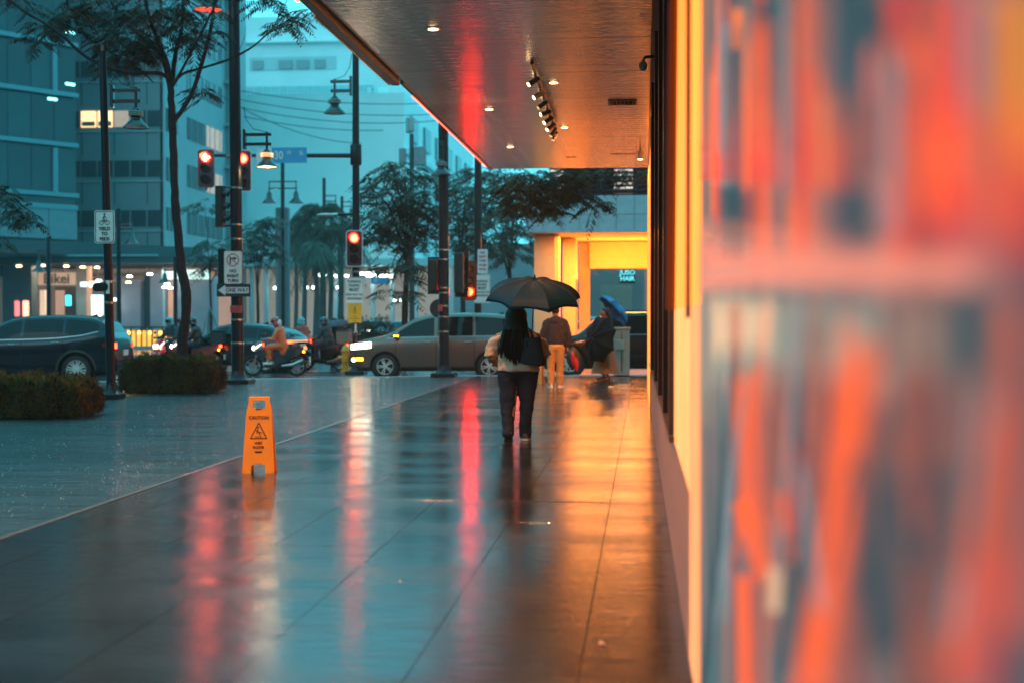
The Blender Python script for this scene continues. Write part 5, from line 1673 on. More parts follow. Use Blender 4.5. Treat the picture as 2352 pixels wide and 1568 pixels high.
skin_m = mat('skin', (.42, .22, .14), .5, 0, .08, 10)
skin_d = mat('skin_warm', (.40, .17, .09), .5, 0, .08, 10)
hair_b = mat('black_hair', (.004, .0035, .005), .55, 0, .3, 30, .3, 60, stretch=(8, 8, .6), spec=.25)
hair_br = mat('dark_brown_hair', (.03, .014, .012), .45, 0, .3, 30, .4, 60, stretch=(8, 8, .6))
def hand(side, P, down=V((0, 0, -1)), fwd=V((0, 1, 0)), curl=.5, k=1.0):
    """shapes for a relaxed hand: palm, four unequal bent fingers, side thumb"""
    P = V(P); out = []
    down = down.normalized(); fwd = (fwd - down * fwd.dot(down)).normalized(); sd = down.cross(fwd) * side
    out.append(('c', P, P + down * .075 * k, .024 * k, .028 * k, (1, 1, 1)))
    out.append(('c', P + fwd * .018 + down * .03, P - fwd * .018 + down * .07, .022 * k, .024 * k, (1, 1, 1)))
    for i, (o, ln) in enumerate(((.030, .070), (.010, .080), (-.010, .074), (-.030, .058))):
        a = P + fwd * o * k + down * .08 * k
        m1 = a + (down * math.cos(curl) + sd * math.sin(curl)) * ln * .5 * k
        m2 = m1 + (down * math.cos(curl * 2.4) + sd * math.sin(curl * 2.4)) * ln * .5 * k
        out += [('c', a, m1, .0095 * k, .009 * k), ('c', m1, m2, .009 * k, .0075 * k)]
    tb = P + fwd * .03 * k + down * .02 * k
    out += [('c', tb, tb + (fwd * .6 + down * .8) * .04 * k, .012 * k, .011 * k), ('c', tb + (fwd * .6 + down * .8) * .04 * k, tb + (fwd * .55 + down * 1.3 + sd * .3) * .06 * k, .011 * k, .009 * k)]
    return out

def umbrella(label, P, axis, rad, m, ribs=8, depth=.28, handle=.75, canopy_mat2=None, cat='umbrella', spin=0):
    """P: canopy apex; axis: pointing out of the apex"""
    rt = bpy.data.objects.new('umbrella', None)
    C.objects.link(rt)
    rt.location = P
    rt.rotation_mode = 'QUATERNION'
    rt.rotation_quaternion = V(axis).normalized().to_track_quat('Z', 'Y')
    tag(rt, label, cat)
    g = MB(); n = ribs * 6; mrings = 9
    rs = []
    for i in range(mrings + 1):
        t = i / mrings
        ring = []
        for j in range(n):
            a = 2 * PI * j / n + spin
            ph = (j % 6) / 6
            sag = math.sin(PI * ph)
            rr = rad * math.sin(t * PI / 2 * .92) / math.sin(PI / 2 * .92) * (1 - .14 * sag * t ** 1.3)
            z = -depth * (1 - math.cos(t * PI / 2 * .98)) - .0 + sag * .02 * t * (1 - t) * -6 + sag * t ** 3 * .025
            ring.append((max(rr, .004) * math.cos(a), max(rr, .004) * math.sin(a), z))
        rs.append(ring)
    g.rings(rs, caps=False)
    cn_ = g.build('canopy', m, rt)
    cn_.data.shade_smooth(); cn_.data.set_sharp_from_angle(angle=R(7))
    sd = cn_.modifiers.new('t', 'SOLIDIFY'); sd.thickness = .002
    for k in range(ribs):
        a = 2 * PI * k / ribs + spin
        pts = []
        for i in range(7):
            t = i / 6
            pts.append((rad * math.sin(t * PI / 2 * .92) / math.sin(PI / 2 * .92) * math.cos(a), rad * math.sin(t * PI / 2 * .92) / math.sin(PI / 2 * .92) * math.sin(a), -depth * (1 - math.cos(t * PI / 2 * .98)) - .008))
        MB().tube(pts, .004, 5).build('rib', dark_metal, rt)
        q = V(pts[3])
        MB().tube([(0, 0, -.34), q], .003, 4).build('strut', dark_metal, rt)
    MB().cyl((0, 0, .035), (0, 0, -handle), .007, n=8).build('shaft', mat('shaft_brown', (.08, .02, .02), .35), rt)
    MB().lathe([(.004, .05), (.012, .02), (.016, -.005)], (0, 0, 0), 10).build('ferrule', dark_metal, rt)
    MB().tube([(0, 0, -handle), (0, 0, -handle - .1)], .014, 8).build('handle', trim_b, rt)
    return rt

def shoe(m, sole_m, parent, P, yaw=0, pitch=0, k=1.0, nm='shoe'):
    """toe towards local +Y; pitch lifts the heel"""
    o = MB()
    prof = [(-.075, .030, .058), (-.05, .036, .078), (0, .038, .075), (.06, .042, .055), (.12, .045, .042), (.165, .036, .034), (.185, .018, .024)]
    rs = []
    for y, w, h in prof:
        rs.append([(w * math.cos(a) * k, y * k, (.022 + max(0, h * math.sin(a))) * k) for a in [PI * i / 8 for i in range(9)]])
    o.rings(rs)
    s = o.build(nm, m, parent, 60, loc=P, rot=(-pitch, 0, yaw))
    so_ = MB()
    pr = [(-.085, .026), (-.07, .036), (0, .038), (.06, .044), (.12, .048), (.17, .038), (.195, .015)]
    poly = [(x * k, y * k, 0) for y, x in pr] + [(-x * k, y * k, 0) for y, x in reversed(pr)]
    so_.prism(poly, (0, 0, .026 * k)).build('sole', sole_m, s)
    return s

# ---- the woman with the large umbrella, walking away
W1 = gp(1190, 1012); W1.z = 0
w = root('person', 'woman with long black hair in a cream shirt walking away under the umbrella', 'person', W1, R(2))
w.scale = (1.2, 1.15, 1)
body = [('e', (-.02, .03, 1.50), (.075, .09, .11)), ('c', (-.02, .02, 1.30), (-.02, .03, 1.45), .05, .05),
        ('c', (0, 0, .98), (0, 0, 1.24), .155, .15, (1.15, .72, 1)), ('c', (-.13, 0, 1.29), (.13, 0, 1.29), .06, .06),
        ('c', (-.19, 0, 1.27), (-.275, .02, 1.02), .05, .045), ('c', (-.275, .02, 1.02), (-.235, .16, .94), .042, .034),
        ('c', (.19, 0, 1.27), (.27, .04, 1.05), .05, .045), ('c', (.27, .04, 1.05), (.225, .20, 1.10), .042, .032),
        ('c', (-.085, 0, .88), (-.08, .01, .48), .10, .065), ('c', (-.08, .01, .48), (-.085, -.06, .10), .062, .042),
        ('c', (.085, 0, .88), (.075, .05, .48), .10, .065), ('c', (.075, .05, .48), (.07, .10, .09), .062, .042)]
body += hand(-1, (-.225, .19, .93), V((.2, 1, -.4)), V((0, .3, 1)), .6)
body += hand(1, (.19, .21, 1.10), V((-1, .2, .1)), V((0, .2, 1)), 1.2)
fuse('body', skin_m, w, body, .008, 4)
shirt_m = mat('cream_shirt', (.80, .52, .34), .75, 0, .06, 8, .25, 18)
fuse('shirt', shirt_m, w, [
    ('t', [(0, 0, .855, .215, .175), (0, 0, .90, .218, .175), (0, 0, .98, .205, .160), (0, 0, 1.06, .198, .150), (0, 0, 1.18, .205, .145), (0, 0, 1.27, .195, .125), (0, 0, 1.33, .12, .09)]),
    ('c', (-.13, 0, 1.275), (.13, 0, 1.275), .07, .07),
    ('t', [(-.13, 0, 1.28, .10, .09), (-.19, .01, 1.24, .10, .09), (-.24, .02, 1.14, .085, .09), (-.275, .04, 1.05, .075, .095), (-.285, .05, 1.03, .07, .09)]),
    ('t', [(.13, 0, 1.28, .10, .09), (.19, .01, 1.24, .10, .09), (.235, .02, 1.15, .085, .09), (.265, .04, 1.07, .075, .095), (.275, .05, 1.05, .07, .09)])], .011, 4, .045)
jeans_m = mat('navy_jeans', (.010, .016, .035), .8, 0, .2, 12, .35, 30)
fuse('jeans', jeans_m, w, [
    ('c', (-.065, 0, .86), (.065, 0, .86), .13, .13, (1, .95, 1)),
    ('c', (-.095, 0, .84), (-.105, .0, .50), .118, .082), ('c', (-.105, 0, .50), (-.10, -.05, .16), .080, .062), ('c', (-.10, -.05, .16), (-.10, -.06, .10), .063, .064),
    ('c', (.095, 0, .84), (.088, .05, .50), .118, .082), ('c', (.088, .05, .50), (.07, .09, .14), .080, .062), ('c', (.07, .09, .14), (.07, .10, .08), .063, .066)], .012, 5, .03)
# hair: fused mass plus hanging strands
hair = fuse('hair', hair_b, w, [('e', (-.02, .0, 1.52), (.115, .115, .13)), ('t', [(-.02, -.02, 1.54, .10, .10), (-.02, -.05, 1.42, .125, .085), (-.03, -.10, 1.30, .138, .07), (-.035, -.135, 1.20, .14, .05), (-.03, -.15, 1.12, .12, .035), (-.03, -.155, 1.06, .07, .02)])], .012, 4)
random.seed(3)
st_ = MB()
for k in range(150):
    x = random.uniform(-.17, .12); z1 = 1.10 - (.12 - abs(x + .02)) * .9 + random.uniform(-.10, .06)
    y0 = -.14 - random.uniform(0, .045)
    st_.tube([(x * .8, y0 + .02, 1.36), (x, y0, 1.16), (x * 1.05 + random.uniform(-.02, .02), y0 - .005, (1.16 + z1) / 2), (x * 1.0 + random.uniform(-.03, .03), y0 + .005, z1)], [.014, .016, .010, .001], 4)
for k in range(12):
    x = random.uniform(-.20, -.15)
    st_.tube([(-.11, -.08, 1.33), (x, -.10, 1.2), (x - random.uniform(0, .03), -.10, random.uniform(1.02, 1.1))], [.010, .007, .001], 4)
tag(st_.build('hair_strands', hair_b, w, 60), kind='stuff')
shoe(mat('trainer_dark', (.02, .03, .035), .5), mat('gum_sole', (.42, .16, .09), .6), w, (-.095, -.055, .055), R(4), R(42))
shoe(mat('trainer_dark', (.02, .03, .035), .5), mat('pale_sole', (.6, .52, .46), .6), w, (.075, .08, .0), R(-4), R(3))
# tote bag on her right shoulder (a thing of its own)
tb = root('tote_bag', 'black tote bag hanging from the shoulder of the woman in the cream shirt', 'bag', W1 + V((.155, -.17, 1.09)), R(-4))
tb.scale = (.88, .9, .88)
bag_m = mat('black_tote', (.010, .017, .028), .7, 0, .3, 6, .5, 14)
bg_ = MB()
prof = [(.15, .19), (.17, .10), (.19, 0), (.20, -.11), (.185, -.155), (.12, -.175)]
rs = []
for w_, z in prof:
    rs.append([(w_ * (abs(math.cos(a)) ** .7) * math.copysign(1, math.cos(a)) + (.02 if z < 0 else 0), .055 * math.sin(a), z + (.02 * math.cos(a) if z > .1 else -.02 * math.cos(a))) for a in [2 * PI * i / 20 for i in range(20)]])
bg_.rings(rs).build('bag_body', bag_m, tb, 60)
for dy in (-.035, .035):
    MB().tube([(-.10, dy, .17), (-.075, .05 + dy, .30), (-.05, .13 + dy, .335), (-.01, .12 + dy, .30), (.06, .02 + dy, .17)], .011, 6, flat=.4).build('bag_strap', mat('strap_brown', (.05, .018, .018), .6), tb, 60)
um = mat('umbrella_black_teal', (.002, .032, .075), .6, 0, .12, 5, .15, 60, spec=.2)
AP = pt(1228, 640, 17.0)
umbrella('large black umbrella held over the woman in the cream shirt', AP, V((.07, -.27, 1)), .60, um, 8, .27, .72, spin=R(8))

# ---- man in the hooded jacket
M1 = gp(1276, 889); M1.z = 0
m = root('person', 'man in a charcoal hooded jacket and khaki trousers walking away', 'person', M1, R(2))
body = [('e', (0, .02, 1.63), (.078, .095, .115)), ('c', (0, 0, 1.42), (0, .01, 1.56), .055, .055), ('c', (0, 0, 1.02), (0, 0, 1.36), .15, .17, (1.1, .7, 1)), ('c', (-.17, 0, 1.42), (.17, 0, 1.42), .06, .06),
        ('c', (-.21, 0, 1.40), (-.265, .01, 1.12), .055, .048), ('c', (-.265, .01, 1.12), (-.25, .07, .88), .045, .033), ('c', (.21, 0, 1.40), (.27, .01, 1.12), .055, .048), ('c', (.27, .01, 1.12), (.26, .06, .88), .045, .033),
        ('c', (-.09, 0, .92), (-.09, .02, .5), .09, .06), ('c', (-.09, .02, .5), (-.09, -.02, .1), .06, .045), ('c', (.09, 0, .92), (.09, .04, .5), .09, .06), ('c', (.09, .04, .5), (.085, .03, .1), .06, .045)]
body += hand(-1, (-.25, .08, .86)) + hand(1, (.26, .07, .86), V((.1, -.2, -1)), curl=.9)
fuse('body', skin_d, m, body, .010, 4)
fuse('hair', hair_b, m, [('e', (0, .0, 1.665), (.088, .10, .10))], .014, 3)
hood_m = mat('charcoal_jacket', (.028, .023, .034), .85, 0, .12, 12, .3, 40)
fuse('jacket', hood_m, m, [('t', [(0, 0, .93, .185, .135), (0, 0, 1.0, .205, .15), (0, 0, 1.2, .215, .15), (0, 0, 1.38, .225, .135), (0, 0, 1.46, .14, .1)]), ('c', (-.15, 0, 1.415), (.15, 0, 1.415), .085, .085), ('c', (-.19, 0, 1.39), (-.275, .01, 1.13), .088, .078), ('c', (-.275, .01, 1.13), (-.262, .06, .93), .076, .062),
    ('c', (.19, 0, 1.39), (.285, .01, 1.13), .088, .078), ('c', (.285, .01, 1.13), (.272, .05, .93), .076, .062), ('c', (-.06, -.06, 1.47), (.06, -.06, 1.47), .068, .068), ('e', (0, -.10, 1.43), (.12, .06, .07))], .014, 4, .03)
fuse('shirt_hem', mat('pale_hem', (.7, .5, .28), .8), m, [('c', (0, 0, .90), (0, 0, .91), .17, .17, (1.08, .75, .35))], .014, 2)
khaki = mat('khaki_trousers', (.50, .27, .09), .85, 0, .1, 8, .3, 30)
fuse('trousers', khaki, m, [('c', (-.06, 0, .86), (.06, 0, .86), .122, .122, (1, .95, 1)), ('c', (-.095, 0, .82), (-.10, .02, .5), .112, .085), ('c', (-.10, .02, .5), (-.10, -.02, .10), .085, .072),
    ('c', (.095, 0, .82), (.10, .04, .5), .112, .088), ('c', (.10, .04, .5), (.095, .02, .10), .088, .075)], .014, 4, .04)
cream_shoe = mat('cream_shoe', (.75, .60, .42), .6)
shoe(cream_shoe, sign_white, m, (-.10, -.03, 0), R(12), 0, 1.0)
shoe(cream_shoe, sign_white, m, (.10, .04, 0), R(-10), 0, 1.0)
rb = root('folded_umbrella', 'black and red folded umbrella carried by the man in khaki trousers', 'umbrella', M1 + V((.37, .0, .80)))
g = MB()
for k, (mm_, off, s_) in enumerate(((trim_b, 0, 1), (mat('red_fabric', (.42, .006, .012), .5, 0, .3, 8), .22, .52))):
    g = MB(); rs = []
    for z, r_ in ((.09, .015), (.02, .09), (-.12, .135), (-.25, .12), (-.36, .06), (-.42, .01)):
        rs.append([((r_ * s_ * (1 + .25 * math.cos(5 * a))) * math.cos(a) + off * (-z), (r_ * .6) * math.sin(a) - (.02 * k), z * (.95 if k else 1) - .05 * k) for a in [2 * PI * i / 20 for i in range(20)]])
    g.rings(rs).build('cloth', mm_, rb, 30)
MB().tube([(-.02, 0, .1), (.0, 0, -.35), (.10, 0, -.47)], .008, 6).build('shaft', dark_metal, rb)

# ---- woman with the blue umbrella, in profile facing left
W2 = gp(1392, 873); W2.z = 0
p = root('person', 'woman in an orange top and long tan skirt standing sideways under the blue umbrella', 'person', W2, R(90))
# local +Y faces the photo's left
p.scale = (1.0, 1.0, 1.06)
body = [('e', (0, .05, 1.52), (.072, .09, .11)), ('e', (0, .14, 1.50), (.014, .022, .018)), ('e', (0, .115, 1.455), (.02, .018, .012)), ('c', (0, 0, 1.30), (0, .02, 1.45), .045, .045), ('c', (0, 0, 1.0), (0, 0, 1.24), .12, .14, (1, .75, 1)), ('c', (-.13, 0, 1.29), (.13, 0, 1.29), .055, .055),
        ('c', (-.17, 0, 1.28), (-.20, -.04, 1.06), .05, .042), ('c', (-.20, -.04, 1.06), (-.18, .14, 1.02), .04, .03), ('c', (.17, 0, 1.28), (.20, -.03, 1.06), .05, .042), ('c', (.20, -.03, 1.06), (.17, .12, 1.16), .04, .03),
        ('c', (-.07, 0, .85), (-.07, .02, .45), .09, .06), ('c', (-.07, .02, .45), (-.07, -.04, .08), .055, .036), ('c', (.07, 0, .85), (.07, .05, .45), .09, .06), ('c', (.07, .05, .45), (.07, .06, .08), .055, .036),
        ('c', (-.07, -.05, .05), (-.07, .10, .03), .034, .028), ('c', (.07, .04, .05), (.07, .19, .03), .034, .028), ('e', (.073, .04, 1.51), (.012, .02, .03)), ('e', (-.073, .04, 1.51), (.012, .02, .03))]
body += hand(-1, (-.18, .16, 1.02), V((0, 1, -.2)), V((0, 0, 1))) + hand(1, (.17, .14, 1.17), V((0, .5, 1)), V((0, 1, 0)), 1.0)
fuse('body', skin_d, p, body, .010, 3)
for s_ in (-1, 1):
    MB().ball((s_ * .035, .128, 1.535), (.014, .008, .008), 10, 6).build('eye', mat('eye_dark', (.02, .015, .012), .2), p)
MB().ball((0, .135, 1.455), (.022, .008, .006), 10, 6).build('mouth', mat('lip', (.35, .08, .06), .4), p)
fuse('hair', hair_br, p, [('e', (0, -.015, 1.56), (.085, .085, .095)), ('e', (0, .05, 1.60), (.07, .06, .045)), ('c', (0, -.07, 1.5), (0, -.11, 1.26), .075, .05, (1.1, .8, 1))], .012, 3)
fuse('top', mat('orange_top', (.50, .15, .06), .8, 0, .1, 8), p, [('c', (0, 0, 1.0), (0, 0, 1.2), .125, .14, (1.05, .85, 1)), ('c', (-.10, 0, 1.27), (.10, 0, 1.27), .066, .066), ('e', (0, .08, 1.17), (.11, .06, .07))], .014, 3, .015)
g = MB(); rs = []
for z, rx_, ry_ in ((1.04, .13, .11), (.92, .165, .145), (.7, .19, .20), (.4, .22, .26), (.16, .25, .33)):
    rs.append([((rx_ + .016 * math.cos(9 * a) * (1.1 - z)) * math.cos(a), (ry_ + .022 * math.cos(9 * a) * (1.1 - z)) * math.sin(a) + .03 * (1 - z), z) for a in [2 * PI * i / 54 for i in range(54)]])
g.rings(rs).build('skirt', mat('tan_skirt', (.50, .16, .065), .8, 0, .1, 6), p, 60)
fuse('scarf', mat('yellow_scarf', (.55, .36, .12), .8), p, [('e', (0, .10, 1.36), (.05, .045, .05)), ('e', (0, .12, 1.30), (.04, .03, .05))], .014, 3)
sh_m = mat('sandal', (.12, .03, .03), .5)
shoe(sh_m, sh_m, p, (-.07, -.02, 0), 0, 0, .9); shoe(sh_m, sh_m, p, (.07, .07, 0), 0, 0, .9)
blue_u = mat('umbrella_blue', (.003, .15, .36), .45, 0, .1, 5)
D = 34.9
umbrella('bright blue umbrella tilted back over the shoulder of the woman in the long skirt', pt(1424, 700, D), V((.85, .25, .78)), .50, blue_u, 8, .26, .66, spin=R(10))
dk_u = mat('umbrella_navy_black', (.003, .004, .009), .7, 0, .2, 5, spec=.15)
ub2 = umbrella('big black open umbrella held low in front of the woman in the long skirt', pt(1361, 776, 33.7), V((-1.0, -.8, .2)), .60, dk_u, 8, .26, .5, spin=R(22))

# ---- raincoated rider
bk1_loc = gx(631, 40.6, -.15)
bike('scooter with lit tail light under the rider in the orange raincoat', bk1_loc, IMG, mat('bike_dark_teal', (.01, .03, .04), .25, 0, .1, coat=1))
def rider(label, loc, rz, coat, helmet, legs, sk=skin_d, visor=True, shoe_m=sign_white, cape=True):
    rt = root('person', label, 'person', loc, rz, None)
    # faces local -X, seated at x=.2, z=.8
    body = [('e', (.02, 0, 1.52), (.09, .075, .11)), ('c', (.08, 0, 1.33), (.03, 0, 1.45), .05, .05), ('c', (.22, 0, .90), (.13, 0, 1.25), .14, .15, (.8, 1.05, 1)), ('c', (.11, -.15, 1.29), (.11, .15, 1.29), .06, .06)]
    for s_ in (-1, 1):
        body += [('c', (.11, s_ * .19, 1.27), (-.0, s_ * .26, 1.04), .05, .042), ('c', (.0, s_ * .26, 1.04), (-.23, s_ * .28, 1.04), .04, .032), ('c', (.20, s_ * .09, .86), (-.16, s_ * .15, .80), .085, .065), ('c', (-.16, s_ * .15, .80), (-.12, s_ * .15, .44), .06, .042), ('c', (-.12, s_ * .15, .39), (-.24, s_ * .15, .37), .038, .03)]
        body += hand(s_, (-.24, s_ * .285, 1.04), V((-1, 0, -.1)), V((0, -s_, .2)), 1.0)
    fuse('body', sk, rt, body, .012, 3)
    fl_ = [('c', (.22, 0, .88), (.13, 0, 1.26), .19, .17, (.85, 1.1, 1)), ('c', (.11, -.14, 1.30), (.11, .14, 1.30), .08, .08)]
    for s_ in (-1, 1):
        fl_ += [('c', (.11, s_ * .18, 1.28), (.0, s_ * .26, 1.05), .078, .065), ('c', (.0, s_ * .26, 1.05), (-.17, s_ * .275, 1.045), .062, .05)]
    if cape:
        fl_ += [('c', (.20, 0, .82), (.02, 0, .84), .20, .17, (1, 1.05, .7)), ('c', (.24, 0, .88), (.26, 0, .70), .16, .15, (.9, 1.2, 1))]
        for s_ in (-1, 1):
            fl_ += [('c', (.16, s_ * .10, .86), (-.16, s_ * .15, .82), .11, .095), ('c', (-.16, s_ * .15, .82), (-.13, s_ * .15, .52), .088, .07)]
    fuse('raincoat' if cape else 'jacket', coat, rt, fl_, .014, 4, .04)
    if not cape:
        lg = []
        for s_ in (-1, 1):
            lg += [('c', (.20, s_ * .09, .86), (-.16, s_ * .15, .81), .105, .085), ('c', (-.16, s_ * .15, .81), (-.12, s_ * .15, .44), .08, .06)]
        fuse('trousers', legs, rt, lg, .014, 3, .02)
    hm__ = fuse('helmet', helmet, rt, [('e', (.03, 0, 1.56), (.135, .125, .13)), ('c', (.05, -.03, 1.47), (.05, .03, 1.47), .105, .105)], .012, 4)
    if visor:
        MB().rings([[(-.04, -.10, 1.50), (-.10, -.06, 1.50), (-.118, 0, 1.50), (-.10, .06, 1.50), (-.04, .10, 1.50)], [(-.04, -.11, 1.60), (-.098, -.06, 1.60), (-.112, 0, 1.60), (-.098, .06, 1.60), (-.04, .11, 1.60)]], caps=False, close=False).build('visor', glass_car, hm__)
    for s_ in (-1, 1):
        shoe(shoe_m, shoe_m, rt, (-.13, s_ * .15, .34), R(90), 0, .95)
    return rt
coat_o = mat('orange_raincoat', (.98, .14, .035), .35, 0, .12, 5, .2, 20, emit=None, coat=.4)
helm_rw = mat('helmet_red', (.5, .015, .02), .2, 0, .2, 4, coat=1)
r1 = rider('scooter rider in a glossy orange raincoat and red helmet, passing the thick pole', bk1_loc, IMG, coat_o, helm_rw, jeans_m, sk=skin_m)
r1p = MB().ball((.10, 0, 1.50), (.10, .118, .13)).build('helmet_patch', sign_white, r1, 60)
dk_j = mat('rider_dark_teal', (.012, .03, .04), .6, 0, .2, 8)
b2l = gx(742, 44.5, -.15)
tan_box = mat('delivery_box_tan', (.28, .19, .13), .6, 0, .1, 4)
bike('dark motorbike with a tan delivery box, ridden beside the purple umbrella', b2l, IMG - R(25), black_car, box=tan_box)
rider('rider in dark clothes and a black helmet on the motorbike with the tan box', b2l, IMG - R(25), dk_j, mat('helmet_black', (.01, .013, .016), .15, coat=1), jeans_m, cape=False, shoe_m=trim_b)
b3l = gx(690, 48, -.15)
bike('motorbike half hidden behind the scooter tail', b3l, IMG - R(50), mat('bike_orange', (.5, .12, .02), .3, coat=1), front_lit=False)
rider('rider with a pale teal helmet half hidden behind the tan delivery box', b3l, IMG - R(50), mat('rider_red', (.35, .06, .04), .6), mat('helmet_teal', (.10, .35, .38), .2, coat=1), jeans_m, cape=False, shoe_m=trim_b)
b4l = gx(388, 43.5, -.15)
bike('red scooter facing the camera behind the right end of the hedge, headlight on', b4l, IMG + R(62), mat('bike_red', (.28, .02, .02), .3, coat=1))
rider('rider in a dark teal printed jacket and pale helmet left of the thin tree', b4l, IMG + R(62), dk_j, mat('helmet_teal', (.10, .35, .38), .2, coat=1), jeans_m, cape=False, shoe_m=trim_b)
b5l = gx(440, 43.0, -.15)
bike('red motorbike with lit tail light between the thin tree and the hatchback', b5l, IMG, mat('bike_red', (.28, .02, .02), .3, coat=1), box=mat('box_black_teal', (.015, .02, .025), .5))
rider('rider in black with a dark helmet between the thin tree and the hatchback', b5l, IMG, trim_b, mat('helmet_black', (.01, .013, .016), .15, coat=1), jeans_m, cape=False, shoe_m=trim_b)
b6l = gx(415, 47, -.15)
bike('motorbike farther back, almost hidden by the thin tree trunk', b6l, IMG, black_car, front_lit=False)
rider('rider with a red helmet partly hidden behind the thin tree trunk', b6l, IMG, dk_j, helm_rw, jeans_m, cape=False, shoe_m=trim_b)
# pedestrian with the purple umbrella
P3 = gx(768, 45.5, -.15)
q_ = root('person', 'pedestrian in dark clothes under the purple umbrella by the yellow hydrant', 'person', P3, R(30))
body = [('e', (0, .02, 1.52), (.075, .09, .11)), ('c', (0, 0, 1.3), (0, .01, 1.45), .05, .05), ('c', (0, 0, .95), (0, 0, 1.25), .14, .15, (1.1, .75, 1)), ('c', (-.15, 0, 1.3), (.15, 0, 1.3), .06, .06), ('c', (-.19, 0, 1.28), (-.23, .02, 1.02), .05, .04), ('c', (-.23, .02, 1.02), (-.16, .2, 1.1), .04, .03), ('c', (.19, 0, 1.28), (.23, 0, 1.02), .05, .04), ('c', (.23, 0, 1.02), (.22, .06, .8), .04, .03),
        ('c', (-.08, 0, .85), (-.08, 0, .45), .09, .06), ('c', (-.08, 0, .45), (-.08, 0, .08), .058, .04), ('c', (.08, 0, .85), (.08, .02, .45), .09, .06), ('c', (.08, .02, .45), (.08, 0, .08), .058, .04)]
body += hand(-1, (-.15, .22, 1.12), V((0, .3, 1))) + hand(1, (.22, .07, .78))
fuse('body', skin_d, q_, body, .012, 3)
fuse('coat', mat('dark_coat', (.012, .018, .024), .8, 0, .2, 8), q_, [('c', (0, 0, .78), (0, 0, 1.25), .19, .17, (1.1, .75, 1)), ('c', (-.14, 0, 1.3), (.14, 0, 1.3), .078, .078), ('c', (-.18, 0, 1.28), (-.24, .02, 1.03), .07, .062), ('c', (-.24, .02, 1.03), (-.19, .16, 1.07), .06, .05), ('c', (.18, 0, 1.28), (.24, 0, 1.03), .07, .062), ('c', (.24, 0, 1.03), (.23, .05, .86), .06, .05)], .014, 3, .02)
fuse('trousers', jeans_m, q_, [('c', (-.08, 0, .8), (-.08, 0, .12), .11, .07), ('c', (.08, 0, .8), (.08, 0, .12), .11, .07)], .014, 3, .02)
fuse('hair', hair_b, q_, [('e', (0, -.01, 1.55), (.09, .10, .10)), ('c', (0, -.05, 1.5), (0, -.06, 1.36), .08, .06)], .014, 3)
shoe(trim_b, trim_b, q_, (-.08, 0, 0)); shoe(trim_b, trim_b, q_, (.08, 0, 0))
umbrella('small purple umbrella over the pedestrian beside the hydrant', pt(765, 735, 45.4), V((-.15, -.1, 1)), .55, mat('umbrella_purple', (.06, .02, .04), .45, 0, .2, 3), 8, .24, .62)
bb = root('shopping_bag', 'bright blue bag hanging beside the pedestrian under the purple umbrella', 'bag', P3 + V((-.10, -.22, .86)))
MB().bbox((0, 0, 0), (.24, .1, .34), .03).build('bag_body', mat('bag_blue', (.01, .12, .30), .5), bb)
MB().tube([(-.07, 0, .16), (-.04, 0, .30), (.04, 0, .30), (.07, 0, .16)], .01, 5).build('bag_handle', trim_b, bb)

# ================================================================== FENCE
fn = root('street_fence', 'steel fence with amber light glowing through its panels, behind the navy SUV', 'fence', (0, 0, 0))
fence_g = mat('amber_panel', (.7, .4, .08), .3, 0, .7, 1.6, emit=(1, .42, .04), es=.9)
fence_hot = mat('amber_lamp', (1, .7, .2), .3, 0, 0, emit=(1, .45, .05), es=9)
KF = 76
fx0 = pt(278, 750, KF)
for k in range(15):
    X = 276 + k * 12.2
    a, b = gx(X, KF, -.15), pt(X, 753, KF)
    MB().box((a.x, a.y, (a.z + b.z) / 2), (.07, .07, b.z - a.z)).build('post', steel if k % 2 else dark_metal, fn)
    if k < 14:
        c_ = gx(X + 6.1, KF, -.15)
        MB().box((c_.x, c_.y + .05, .42), (.23, .02, .8), None).build('panel', fence_g, fn)
        if k % 2: MB().ball((c_.x + .02, c_.y + .0, .70), .07, 8, 6).build('lamp', fence_hot, fn)
a, b = pt(270, 752, KF), pt(450, 752, KF)
MB().tube([a, b], .05, 6).build('top_rail', dark_metal, fn)
a, b = gx(270, KF - .2, -.15), gx(450, KF - .2, -.15)
MB().box(((a.x + b.x) / 2, (a.y + b.y) / 2, -.07), ((b - a).length, .5, .16), Matrix.Rotation(YAW, 3, 'Z')).build('kerb_block', kerb_m, fn)

# ================================================================== VEGETATION
def leafm(name, c, v=.45):
    m = mat(name, c, .6, 0, v, 1.6, spec=.12)
    m.node_tree.nodes['Principled BSDF'].inputs['Subsurface Weight'].default_value = 0
    return m
leaf_dark = leafm('leaf_dark', (.035, .045, .030))
leaf_rust = leafm('leaf_rust', (.085, .040, .022))
leaf_olive = leafm('leaf_olive', (.13, .10, .028))
leaf_amber = leafm('leaf_amber_olive', (.19, .115, .028))
leaf_haze = leafm('leaf_green_hazed', (.075, .11, .085))  # leaf green paled, distance haze mixed into the colour
bark = mat('bark', (.028, .018, .020), .6, 0, .4, 8, .8, 25, spec=.15)

def frond(mb, P, d, L, nl=9, w=.16, droop=.5, rnd=random):
    """a feathery compound leaf: spine with paired drooping leaflets"""
    d = d.normalized()
    side = d.cross(V((0, 0, 1)))
    side = side.normalized() if side.length > .01 else V((1, 0, 0))
    for i in range(nl):
        t = (i + .8) / nl
        c = P + d * (L * t) + V((0, 0, -droop * L * t * t))
        l = L * w * 2.6 * math.sin(PI * min(.95, .25 + .7 * t)) * rnd.uniform(.8, 1.15)
        for s_ in (-1, 1):
            tip = c + side * (s_ * l * .8) + d * (l * .35) + V((0, 0, -l * rnd.uniform(.3, .8)))
            wd = d * (L / nl * .42)
            mb.add([c - wd * .3, (c + tip) / 2 - wd + V((0, 0, .01)), tip, (c + tip) / 2 + wd], [(0, 1, 2, 3)])

